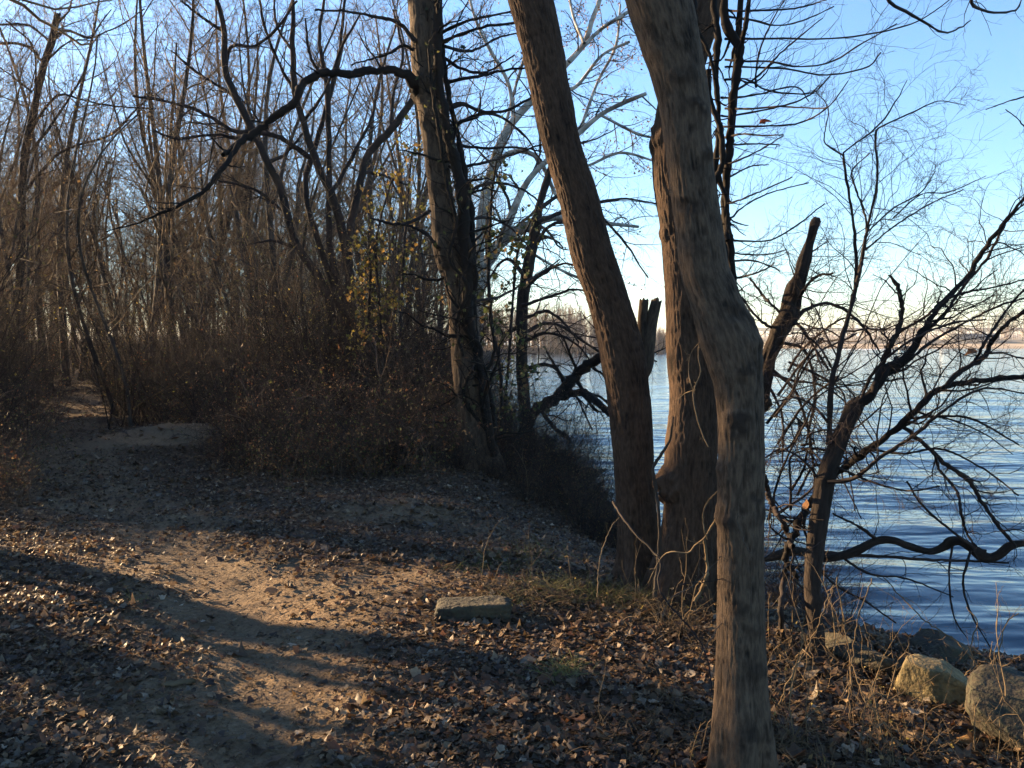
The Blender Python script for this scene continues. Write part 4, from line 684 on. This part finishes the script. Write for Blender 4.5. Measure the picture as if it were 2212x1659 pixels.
rg_(1875, 1455, 110, 80, .6, 'dark sloping boulder between the crooked tree and the sunlit stone', 33, rz=.6, tilt=-.3)
rg_(2060, 1435, 150, 70, .5, 'low dark rock at the water just above the sunlit stone', 44, rz=.1)
rk(1170, 965, 19.5, 90, 45, 1.1, 'dark shore boulder below the slim bank tree', 66)
rk(1270, 1022, 16.0, 110, 36, 1.2, 'mossy rock slab on the far bank behind the leaning tree', 77)
rg_(1285, 1112, 110, 40, .5, 'flat pale grey rock slab half hidden behind the leaning trunk', 88, rz=.1)
rk(1215, 985, 17.5, 60, 40, .6, 'small shore stone between the dark boulder and the mossy slab', 99)
p = G(1022, 1345); rock('stone_block', p+np.array([0, .1, .022]), (.40, .19, .135), 'oblong greenish stone block lying in the leaves beside the path', 'stone', rz=-.06, boxy=.9, seed=5, n=96, tilt=.06)

# ================================================================== LEAF LITTER AND GROUND COVER
rl = np.random.default_rng(31)
def litter(n, d0, d1, s0, s1, power, dens):
    d = d0*(d1/d0)**(rl.random(n)**power); x = rl.uniform(-.95, .85, n)*np.maximum(d, 3.0); s = sd(x, d); pf = pathf(x, d)
    cl = n2(x, d, 1.1, 3); keep = (s > .5) & (rl.random(n) < (1-.93*pf*(1-.6*smooth((d-6)/3)))*(.55+.9*cl)*dens); x, d = x[keep], d[keep]
    z = height(x, d)+rl.uniform(.002, .028, len(x)); return np.stack([x, d, z], 1), (s0+(s1-s0)*rl.random(len(x))**1.5)*np.where(rl.random(len(x)) < .1, 1.7, 1)
a, b = litter(42000, 1.6, 4.6, .009, .033, .75, 1.15); a2, b2 = litter(95000, 4.4, 12, .012, .036, .7, 1.15); a3, b3 = litter(40000, 11.5, 34, .035, .07, .8, 1.0)
tag(put('leaf_litter', leaves('leaf_litter', np.concatenate([a, a2]), np.concatenate([b, b2]), DEAD, L_LEAF, rl, .34, wts=DW)), 'brown and tan fallen leaves carpeting the bank', 'leaf litter', kind='stuff')
tag(put('leaf_litter', leaves('leaf_litter', a3, b3, DEAD, L_LEAF, rl, .3, simple=True, wts=DW)), 'fallen leaves farther along the woodland floor', 'leaf litter', kind='stuff')
nc = 60000; dc = 1.8*(9/1.8)**(rl.random(nc)**.85); xc = rl.uniform(-.8, .7, nc)*np.maximum(dc, 3); kc = (sd(xc, dc) > .4) & (rl.random(nc) < .45+.55*n2(xc, dc, 2.3, 8)); xc, dc = xc[kc], dc[kc]
tag(put('leaf_crumbs', leaves('leaf_crumbs', np.stack([xc, dc, height(xc, dc)+.003], 1), rl.uniform(.003, .011, len(xc)), DEAD, L_LEAF, rl, .5, simple=True, wts=DW)), 'crumbled leaf bits and clods trodden into the path', 'leaf litter', kind='stuff')
n = 15000; d = 2*(7/2)**rl.random(n); x = rl.uniform(-.8, .7, n)*np.maximum(d, 3); z = height(x, d)+.004; L = rl.uniform(.012, .05, n); an = rl.random(n)*6.28
t = np.linspace(-1, 1, 4)[None, :, None]; pp = np.stack([x, d, z], 1)[:, None, :]+t*(L[:, None]*np.stack([np.cos(an), np.sin(an), rl.normal(size=n)*.12], 1))[:, None, :]; pp[:, :, 2] += .004*np.sin(t[..., 0]*2)
k = (sd(x, d) > .4)
tag(put('straw_litter', tube_mesh('straw_litter', [(pp[k], np.full((k.sum(), 4), .0011), 3)], T_TAN)), 'broken straw and twig bits scattered over the dirt', 'straw', kind='stuff')
def blades(name, cx, cy, rx, ry, n, h0, h1, colA, seed, lean=.5, wd=.0022):
    rg = np.random.default_rng(seed); x = cx+rg.normal(size=n)*rx; y = cy+rg.normal(size=n)*ry; z = height(x, y)-.01; K = 6; d = norm(np.stack([rg.normal(size=n)*lean, rg.normal(size=n)*lean, np.ones(n)], -1)); out = np.zeros((n, K, 3)); out[:, 0] = np.stack([x, y, z], 1); L = rg.uniform(h0, h1, n)[:, None]
    for k in range(1, K): d = norm(d+np.stack([d[:, 0], d[:, 1], -np.ones(n)*.4], -1)*.28+rg.normal(size=(n, 3))*.06); out[:, k] = out[:, k-1]+d*L/(K-1)
    return out, wd*rg.uniform(.6, 1.3, n)[:, None]*np.linspace(1, .2, K)[None]
T_GRN = twigmat('grass_green', (.06, .075, .022), (.2, .18, .07), vary=.2); 
gb = []; gt = []
for i, (xD, yD, rx, ry, nb) in enumerate([(1270, 1290, .16, .1, 300), (1350, 1300, .14, .1, 240), (1180, 1270, .12, .1, 160), (1215, 1460, .05, .05, 130), (1080, 1310, .1, .08, 110), (1440, 1330, .12, .12, 240), (1500, 1380, .1, .14, 200), (1060, 1230, .2, .1, 120), (1150, 1200, .2, .12, 120), (1330, 1620, .12, .1, 60), (1790, 1560, .15, .1, 70), (1700, 1430, .1, .1, 60), (1900, 1640, .2, .06, 70), (2050, 1650, .2, .06, 60), (1430, 1600, .1, .08, 60), (1480, 1540, .06, .1, 60), (290, 1300, .05, .04, 24), (1700, 1640, .1, .1, 160), (1290, 1340, .2, .05, 120), (80, 1500, .2, .2, 40)]):
    g = G(xD, yD); (gb if i in (0, 1, 2, 3, 4, 7, 8, 16) else gt).append(blades('g', g[0], g[1], rx, ry, nb, .05, .19, 0, 60+i))
for i in (0, 1, 2, 4, 5): gt.append((lambda g: blades('g', g[0], g[1], .2, .12, 160, .05, .24, 0, 90+i))(G([1270, 1350, 1180, 0, 1080, 1440][i], 1300)))
def grp(l): return [(np.concatenate([q[0] for q in l]), np.concatenate([q[1] for q in l]), 3)]
tag(put('grass', tube_mesh('grass', grp(gb), T_GRN)), 'short green grass growing between the leaves by the trunks', 'grass', kind='stuff')
tag(put('dry_grass', tube_mesh('dry_grass', grp(gt), T_TAN)), 'dry straw-coloured grass growing around the roots and the bank edge', 'grass', kind='stuff')
# dry weed stalks (each a plant)
WD = [(1030, 1280, .9), (1120, 1230, 1), (1160, 1260, .8), (1265, 1290, 1), (1360, 1320, .8), (1450, 1340, 1.1), (1490, 1370, 1.2), (1540, 1330, 1), (1420, 1520, .8), (1480, 1640, .7), (1300, 1560, .6), (1690, 1560, 1), (1740, 1500, 1.1), (1830, 1640, 1), (1880, 1560, 1), (1940, 1650, .9), (2010, 1640, 1), (2110, 1650, .9), (2190, 1640, 1), (1700, 1390, 1.2), (1820, 1440, 1.1), (1900, 1480, .9), (2120, 1530, .9), (1215, 1110, 1.4), (1150, 1090, 1.4), (1300, 1150, 1.2), (1560, 1440, 1), (1660, 1500, 1.1), (1760, 1620, .9), (1960, 1620, 1.0), (2150, 1620, 1.2), (1860, 1530, 1.2), (1720, 1590, 1.1)]
for i, (xD, yD, s) in enumerate(WD):
    g = G(xD, yD); place(MG[i % 2], g, i*1.7, s, 'tan dry weed stalks standing in the leaves along the bank edge', 'dry weeds along the bank', 'weed')
# bank edge brush between leaning tree and vine-clad tree
for i, (xD, d, s, m) in enumerate([(1085, 11.6, .45, 2), (1110, 12.2, .6, 2), (1150, 12.8, .55, 1), (1190, 12.2, .5, 2), (1230, 11.5, .5, 2), (1270, 11, .45, 1), (1310, 10.6, .45, 2), (985, 10.5, .3, 2), (950, 10.9, .35, 2), (1060, 10.6, .3, 2), (1120, 10.6, .35, 1), (1180, 14.5, .6, 2), (1090, 15, .7, 2), (1240, 14, .5, 2), (1060, 13, .8, 2), (1020, 14, .9, 0), (1290, 12.6, .4, 2), (890, 10.9, .45, 2), (1330, 9.6, .35, 2), (1215, 17.5, .5, 1), (1110, 19, .8, 2), (1140, 11.2, .55, 2), (1185, 11.6, .6, 0), (1235, 12.4, .65, 2), (1215, 10.4, .42, 2), (1255, 10.2, .45, 0), (1295, 9.6, .42, 2), (1160, 12.6, .7, 2), (1200, 13.6, .75, 2), (1265, 11.8, .6, 2), (1100, 13.4, .75, 0), (1325, 10.4, .45, 2), (1150, 10, .3, 2)]):
    x = (xD-CX)/F*d; place(MB[m], (x, d, hz(x, d)), i*2.1, s, 'grey twiggy bush tangled along the bank between the tall trees', 'grey bushes along the bank', 'bush')
for i, (xD, d, s) in enumerate([(1690, 7.2, .45), (1760, 7.4, .4), (1730, 6.2, .35), (1640, 7.8, .5), (1560, 7.5, .45), (1820, 5.6, .3)]):
    x = (xD-CX)/F*d; place(MB[2], (x, d, hz(x, d)), i*2.1, s, 'low tangled bush on the bank by the crooked tree\'s foot', 'low bushes at the crooked tree', 'bush')
# traced tan stalks
ST = [([(1909, 1247), (1966, 1308), (2013, 1351), (2074, 1392), (2120, 1450), (2140, 1500)], 4.2, 'long tan stalk slanting down over the sunlit boulder', []), ([(1805, 1247), (1822, 1341), (1835, 1408), (1852, 1469), (1876, 1523), (1916, 1573), (1939, 1640)], 3.6, 'bent tan stalk curving down past the crooked tree\'s foot', []),
      ([(1884, 1250), (1870, 1290), (1852, 1340), (1845, 1400), (1835, 1500), (1842, 1650)], 3.7, 'upright tan stalk with a brush-like tip over the water', []), ([(1801, 1263), (1788, 1290), (1775, 1330), (1760, 1370), (1730, 1420), (1690, 1500), (1660, 1600)], 3.8, 'sunlit tan stalk with frayed head beside the crooked trunk', []),
      ([(2200, 1325), (2170, 1350), (2160, 1400), (2130, 1450), (2095, 1490), (2110, 1600)], 4.0, 'tan stalk arching up at the picture edge over the big boulder', []), ([(2085, 1310), (2110, 1340), (2095, 1400), (2100, 1440), (2060, 1500), (2040, 1650)], 4.1, 'crooked tan stalk before the sunlit boulder', [])]
rg_n = np.random.default_rng(5)
for i, (pts, d, lab, _) in enumerate(ST):
    p, r = trace(pts, d, d-.2, 1.2, 1.7, 40, .15); p = p+rg_n.normal(size=p.shape)*.003; rg = np.random.default_rng(i); l2, r2 = grow(p, r, 10, .25, 7, (.4, 1), .25, .05, 0, .8, .6, rg, rmin=.0009); l3, r3 = grow(l2, r2, 3, .5, 5, (.4, 1), .2, 0, .1, 1, .6, rg, rmin=.0008)
    base = p[0, -1]; tag(put('dry_stalk', tube_mesh('dry_stalk', [(p, r, 5), (l2, r2, 3), (l3, r3, 3)], T_TAN, base), None, tuple(base)), lab, 'stalk')
# dark and tan stems crossing before the trunks
ST = [([(1324, 1085), (1343, 1116), (1373, 1153), (1413, 1193), (1427, 1217), (1422, 1262), (1440, 1300), (1500, 1370), (1530, 1430), (1538, 1500)], 4.4, 3.3, 4, T_DARK, 'dark woody stem bending down across the foot of the leaning trunk'), ([(1469, 1264), (1536, 1254), (1600, 1248), (1657, 1244), (1704, 1217), (1790, 1160)], 2.75, 3.4, 1.6, T_DARK, 'thin dark twig stretched level across the grey trunk'),
      ([(1500, 1440), (1509, 1422), (1553, 1355), (1613, 1294), (1671, 1240), (1740, 1205)], 2.75, 3.2, 1.8, T_GREY, 'pale thin stem slanting up across the grey trunk'), ([(1290, 1290), (1296, 1207), (1319, 1142), (1338, 1118)], 4.6, 4.9, 2, T_TAN, 'tan stem leaning against the leaning tree\'s sunny side'),
      ([(1430, 1330), (1450, 1290), (1500, 1262), (1560, 1200), (1610, 1155), (1660, 1130)], 2.8, 3.0, 1.4, T_GREY, 'fine grey twig rising over the grey trunk\'s middle'), ([(1592, 1110), (1600, 1150), (1625, 1210)], 2.8, 2.8, 1.6, T_GREY, 'short pale twig lying against the bark of the grey trunk')]
for i, (pts, d0, d1, r, mt, lab) in enumerate(ST):
    p, rr = trace(pts, d0, d1, r*.75, r*.4, 40, .1); p = p+rg_n.normal(size=p.shape)*.002; rg = np.random.default_rng(40+i); l2, r2 = grow(p, rr, 5, .22, 7, (.4, 1), .2, .05, .1, .9, .5, rg, rmin=.0009); base = p[0, 0]
    tag(put('stem', tube_mesh('stem', [(p, rr, 6), (l2, r2, 3)], mt, base), None, tuple(base)), lab, 'stem').name = 'woody_stem'
# single leaves hung in the twigs, curled
for i, (x, y, d, s, c, lab) in enumerate([(1648, 262, 4.9, .045, (.3, .07, .03), 'large red-brown leaf caught in the arching twigs against the sky'), (1738, 1092, 4.4, .04, (.24, .13, .065), 'large tan leaf lodged in the crooked tree\'s lower fork'), (2100, 760, 4.3, .045, (.2, .1, .05), 'curled brown leaf hanging in the crooked tree above the river'), (1145, 1238, 5.2, .035, (.6, .45, .25), 'pale curled leaf upright in the grass by the stone block'), (870, 1290, 5.0, .03, (.55, .5, .42), 'whitish leaf lying alone on the path side'), (2085, 1600, 3.6, .06, (.5, .3, .13), 'big orange-tan leaf on the bank under the dark boulder')]):
    p = P(x, y, d) if y < 1200 else G(x, y+8)+np.array([0, 0, .02]); tag(put('fallen_leaf' if y > 1200 else 'caught_leaf', leaves('leaf', [[0, 0, 0]], np.array([s]), [c], L_LIVE, np.random.default_rng(i+3), 1.2, hang=True), None, tuple(p)), lab, 'leaf')
# sticks and pale bark flakes on the path
for i, (xD, yD, L, lab) in enumerate([(385, 1480, .16, 'pale grey flake of bark lying on the shaded path'), (165, 1570, .07, 'small whitish chip on the leaves beside the path'), (350, 1545, .06, 'short curved tan chip on the reddish dirt'), (770, 1205, .06, 'pale chip at the near side of the low earth mound')]):
    g = G(xD, yD); rg = np.random.default_rng(i); K = 14; t = np.linspace(-1, 1, K); w = np.sqrt(np.clip(1-t**4, 0.02, 1))*L*.16*(1+.3*rg.normal(size=K)); xs = t*L/2; V = []
    for j in range(K):
        for sgn, zz_ in ((-1, 0), (-.5, .008), (0, .013), (.5, .009), (1, 0)): V.append((xs[j], sgn*w[j]+.12*L*sin(t[j]*2), zz_+.006*rg.random()))
        for sgn in (1, 0, -1): V.append((xs[j], sgn*w[j]*.95+.12*L*sin(t[j]*2), -.006))
    V = np.array(V); kk = np.arange(K-1)[:, None]*8; jj = np.arange(8)[None, :]; Qd = np.stack([kk+jj, kk+(jj+1) % 8, kk+8+(jj+1) % 8, kk+8+jj], -1).reshape(-1, 4)
    o = tag(put('bark_flake', mesh_from('bark_flake', V, Qd, None, T_TAN), None, (g[0], g[1], g[2]+.012)), lab, 'bark flake'); o.rotation_euler = (0, 0, rg.uniform(-.5, .5))

# ================================================================== FAR SHORES
def flatmat(name, a, b_, scale, det=5):
    m, nt, b = newmat(name); tc = nd(nt, 'ShaderNodeTexCoord').outputs['Object']; n = nd(nt, 'ShaderNodeTexNoise', Scale=scale, Detail=det, Roughness=.6); nt.links.new(tc, n.inputs[0])
    nt.links.new(ramp(nt, n.outputs[0], [(.35, a), (.65, b_)]), b.inputs['Base Color']); b.inputs['Roughness'].default_value = .9; return m
FS = flatmat('far_shore', (.1, .085, .06), (.2, .165, .11), .06); SAND = flatmat('far_sand', (.25, .19, .115), (.36, .28, .18), .08)
HILL = flatmat('far_hills', (.07, .065, .06), (.12, .1, .085), .01); CONC = flatmat('pale_concrete', (.3, .29, .28), (.4, .39, .38), .3); STEEL = flatmat('grey_steel', (.1, .11, .12), (.14, .15, .16), .3)
def strip(name, xs, prof, mat, rough=0, seed=0):
    """shore strip: xs along x; prof list of (y(x), z(x)) callables"""
    rg = np.random.default_rng(seed); xs = np.asarray(xs, float); V = np.array([[(x, fy(x), fz(x)+(rough*(n2(np.array([x]), np.array([fy(x)]), .05, seed)[0]-.5) if fz(x) > WZ else 0)) for x in xs] for fy, fz in prof]); n = len(xs); m = len(prof)
    k = np.arange(m-1)[:, None]*n; j = np.arange(n-1)[None, :]; Qd = np.stack([k+j, k+j+1, k+n+j+1, k+n+j], -1).reshape(-1, 4)
    return tag(put(name, mesh_from(name, V.reshape(-1, 3), Qd, None, mat)), kind='structure')
def tp(x): return float(smooth(np.array([(x-78)/35]))[0])
xs = np.linspace(75, 420, 120)
strip('far_sandbar', xs, [(lambda x: 300-18*tp(x)+.03*(x-75), lambda x: WZ-.4), (lambda x: 304-14*tp(x)+.03*(x-75), lambda x: WZ+.5*tp(x)), (lambda x: 330, lambda x: WZ+1.2*tp(x)+.2), (lambda x: 352, lambda x: WZ+1.0)], SAND, .5, 3)
xs = np.linspace(20, 900, 200)
strip('far_bank', xs, [(lambda x: 345+40*(1-tp(x)), lambda x: WZ-.3), (lambda x: 352+40*(1-tp(x)), lambda x: WZ+1.6+.8*tp(x)), (lambda x: 400+30*(1-tp(x)), lambda x: WZ+3.2), (lambda x: 620, lambda x: WZ+5.0), (lambda x: 1500, lambda x: WZ+6)], FS, 1.4, 5)
xs = np.linspace(-900, 2400, 260)
strip('hills', xs, [(lambda x: 1250, lambda x: WZ-1), (lambda x: 1300, lambda x: 2+3*float(n2(np.array([x]), np.array([3.]), .012, 2)[0])), (lambda x: 1500, lambda x: 5+10*float(n2(np.array([x]), np.array([9.]), .004, 7)[0])+2*float(n2(np.array([x]), np.array([9.]), .03, 1)[0])), (lambda x: 2200, lambda x: 8)], HILL, 0, 8)
def farwood(name, label, xs, ys, z0, hh, seed, mat, per=46):
    rg = np.random.default_rng(seed); n = len(xs); K = 5; base = np.stack([xs, ys, z0], 1); hgt = hh*rg.uniform(.6, 1.15, n)
    t = np.linspace(0, 1, K)[None, :, None]; tr = base[:, None, :]+t*np.stack([rg.normal(size=n)*.5, rg.normal(size=n)*.5, hgt], 1)[:, None, :]; R = (.12*np.linspace(1, .3, K))[None]*np.ones((n, 1))
    l1, r1 = grow(tr, R, 12, .42, 5, (.3, .9), .15, .15, .15, 1, .4, rg, rmin=.035); l2, r2 = grow(l1, r1, 5, .5, 4, (.3, 1), .2, .1, .1, 1, .6, rg, rmin=.028)
    return tag(put(name, tube_mesh(name, [(tr, R, 4), (l1, r1, 3), (l2, r2, 3)], mat)), label, 'far wood', kind='stuff')
FW = twigmat('far_twigs', (.13, .09, .065), (.24, .16, .11))
rg = np.random.default_rng(8); n = 420; xx = rg.uniform(-12, 40, n); yy = 176+rg.random(n)*26+np.maximum(0, 12*(xx > 30)); zz_ = np.maximum(height(xx, yy), WZ); farwood('far_woods', 'brown leafless wood on the low point across the water, behind the slim bank tree', xx, yy, zz_, 8.0*(1-.55*smooth((xx-16)/24)), 1, FW)
n = 260; xx = rg.uniform(170, 420, n); yy = 400+rg.random(n)*60; farwood('far_woods', 'bare brown trees on the far bank beyond the long grey building', xx, yy, np.full(n, WZ+3), 9+4*smooth((xx-190)/60), 2, FW)
n = 420; xx = rg.uniform(60, 560, n); yy = 640+rg.random(n)*200; farwood('far_woods', 'distant low trees strung along the horizon under the bridge', xx, yy, np.full(n, WZ+4.5), np.full(n, 6.0), 3, FW)
def box(V, Qd, c, s):
    c = np.asarray(c, float); s = np.asarray(s, float)/2; o = sum(len(v) for v in V); p = np.array([[a, b, d] for a in (-1, 1) for b in (-1, 1) for d in (-1, 1)])*s+c; V.append(p)
    Qd.append(np.array([[0, 1, 3, 2], [4, 6, 7, 5], [0, 4, 5, 1], [2, 3, 7, 6], [0, 2, 6, 4], [1, 5, 7, 3]])+o)
def boxes(name, lst, mat, parent=None, loc=(0, 0, 0)):
    V, Qd = [], []
    for c, s in lst: box(V, Qd, c, s)
    return put(name, mesh_from(name, np.concatenate(V), np.concatenate(Qd), None, mat, False), parent, loc)
# bridge
yb = 700.0; zb = P(1900, 711, yb)[2]; x0b, x1b = P(1500, 711, yb)[0], P(2420, 711, yb)[0]; br = empty('road_bridge', ((x0b+x1b)/2, yb, WZ), 'long low road bridge on many thin piers along the horizon', 'bridge')
cxb = (x0b+x1b)/2
boxes('deck', [((0, 0, zb-WZ), (x1b-x0b, 9, .8))], STEEL, br); boxes('girder', [((0, -2.6, zb-WZ-1.15), (x1b-x0b, .6, .8)), ((0, 2.6, zb-WZ-1.15), (x1b-x0b, .6, .8))], STEEL, br); boxes('parapet', [((0, -4.4, zb-WZ+.7), (x1b-x0b, .25, .5)), ((0, 4.4, zb-WZ+.7), (x1b-x0b, .25, .5))], CONC, br)
pw = 43/F*yb
for k in range(int((x1b-x0b)/pw)): boxes('pier', [((x0b-cxb+pw*(k+.5), 0, (zb-WZ-1.8)/2-.5), (.9, 6.5, zb-WZ-.8)), ((x0b-cxb+pw*(k+.5), 0, zb-WZ-2.1), (1.3, 8.2, .6))], STEEL, br)
# house and long building on the far bank
ph = P(2043, 726, 395); hs_ = empty('pale_house', (ph[0], ph[1], ph[2]-1.4), 'small pale house at the end of the long grey building across the river', 'house')
wl = flatmat('cream_wall', (.62, .58, .5), (.7, .66, .58), 1); rf = flatmat('roof_grey', (.16, .15, .15), (.22, .2, .2), 1); gl = flatmat('dark_glass', (.03, .035, .04), (.05, .06, .07), 1)
boxes('wall', [((0, 0, .8), (3.6, 4, 2.8))], wl, hs_)
V = np.array([(-2, -2.2, 2.2), (2, -2.2, 2.2), (2, 2.2, 2.2), (-2, 2.2, 2.2), (-2, 0, 3.2), (2, 0, 3.2)], float); put('roof', mesh_from('roof', V, [[0, 1, 5, 4], [2, 3, 4, 5], [0, 3, 2, 1]], [[0, 4, 3], [1, 2, 5]], rf, False), hs_)
for dx in (-.9, .9): boxes('window', [((dx, -2.02, 1.1), (.7, .06, .9))], gl, hs_)
p0, p1 = P(2047, 729, 390), P(2150, 729, 390); lb = empty('long_building', ((p0[0]+p1[0])/2, 390, p0[2]-1.6), 'long low blue-grey building on the far bank beside the pale house', 'building'); Lw = p1[0]-p0[0]
boxes('wall', [((0, 0, 1.5), (Lw, 7, 3.4))], STEEL, lb); boxes('roof', [((0, 0, 3.33), (Lw+.5, 7.6, .26))], rf, lb)
for k in range(3): boxes('door', [((Lw*(-.35+.33*k), -3.53, 1.2), (1.6, .08, 2.2))], gl, lb)
for i, x in enumerate((1920+80, 2086, 2182)):
    q = P(x, 715, 420); po = empty('utility_pole', (q[0], 420, WZ+2.6), ['thin utility pole far across the river near the pale house', 'thin utility pole standing over the long grey building', 'thin utility pole by the far brown trees'][i], 'pole'); q = q[2]-WZ-2.6
    boxes('pole', [((0, 0, q/2+1), (.28, .28, q+2))], T_DARK, po); boxes('crossarm', [((0, .02, q+1.5), (1.8, .14, .16))], T_DARK, po)
# small boat
pb = P(1948, 752, 255); bo = empty('motor_boat', (pb[0], pb[1], WZ), 'tiny motor boat with a white wake far out on the river', 'boat')
V = []; K = 9
for j in range(K):
    t = j/(K-1); w = .9*(1-t**3)+.02
    V += [(t*5-2.5, -w, .8+.35*t), (t*5-2.5, 0, -.1+.3*t**3), (t*5-2.5, w, .8+.35*t), (t*5-2.5, 0, .5+.2*t)]
k = np.arange(K-1)[:, None]*4; j = np.arange(4)[None, :]; put('hull', mesh_from('hull', V, np.stack([k+j, k+(j+1) % 4, k+4+(j+1) % 4, k+4+j], -1).reshape(-1, 4), [[0, 3, 1], [1, 3, 2]], gl), bo); boxes('cabin', [((-.1, 0, 1.1), (1.5, 1.1, .8))], wl, bo)
foam = flatmat('foam', (.75, .78, .8), (.85, .87, .88), 2); n = 26; t = np.linspace(0, 1, n); V = np.concatenate([np.stack([pb[0]-2-t*17, pb[1]-.4-t*1.4+0*t, np.full(n, WZ+.05)], 1), np.stack([pb[0]-2-t*17, pb[1]+.4+t*1.4, np.full(n, WZ+.05)], 1), np.stack([pb[0]-2-t*17, pb[1]+0*t, WZ+.3-.16*t+.1*np.sin(t*40)], 1)]); a = np.arange(n-1)
tag(put('boat_wake', mesh_from('boat_wake', V, np.vstack([np.stack([a, a+1, a+2*n+1, a+2*n], 1), np.stack([a+2*n, a+2*n+1, a+n+1, a+n], 1)]), None, foam)), 'short white wake trailing behind the tiny boat', 'wake', kind='stuff')

# ================================================================== AIR
hm = bpy.data.materials.new('haze_air'); hm.use_nodes = True; nt = hm.node_tree; nt.nodes.remove(nt.nodes['Principled BSDF']); pv = nt.nodes.new('ShaderNodeVolumePrincipled'); pv.inputs['Color'].default_value = (.86, .9, .96, 1); pv.inputs['Density'].default_value = .0003; pv.inputs['Anisotropy'].default_value = .3
nt.links.new(pv.outputs[0], nt.nodes['Material Output'].inputs['Volume'])
tag(boxes('haze', [((0, 800, 10), (8600, 8600, 36))], hm), 'thin pale air over the river', 'haze', kind='stuff')
# ================================================================== LIGHT AND CAMERA
w = bpy.data.worlds.new('World'); sc.world = w; w.use_nodes = True; nt = w.node_tree; sky = nt.nodes.new('ShaderNodeTexSky'); sky.sky_type = 'NISHITA'; sky.sun_disc = False
sky.sun_elevation = SUNEL; sky.sun_rotation = SUNAZ; sky.altitude = 50; sky.air_density = 1.0; sky.dust_density = .25; sky.ozone_density = 3.6
nt.links.new(sky.outputs[0], nt.nodes['Background'].inputs[0]); nt.nodes['Background'].inputs[1].default_value = .062
sl = bpy.data.lights.new('sun', 'SUN'); sl.energy = 5.0; sl.angle = radians(.55); sl.color = (1, .68, .37); so = bpy.data.objects.new('sun', sl); COL.objects.link(so)
from mathutils import Vector
v = Vector((sdir[0]*cos(SUNEL), sdir[1]*cos(SUNEL), sin(SUNEL))); so.rotation_euler = v.to_track_quat('Z', 'Y').to_euler(); so.location = (-30, 20, 30)
cd = bpy.data.cameras.new('camera'); cd.sensor_width = 36; cd.lens = 36*F/W; cd.clip_end = 6000; cd.clip_start = .05
co = bpy.data.objects.new('camera', cd); COL.objects.link(co); co.location = (0, 0, EYE); co.rotation_euler = (pi/2-PITCH, 0, 0); sc.camera = co
sc.view_settings.view_transform = 'Standard'; sc.view_settings.look = 'None'; sc.view_settings.exposure = 2.72; sc.view_settings.gamma = 1
sc.cycles.max_bounces = 5; sc.cycles.diffuse_bounces = 2; sc.cycles.glossy_bounces = 3; sc.cycles.use_denoising = True
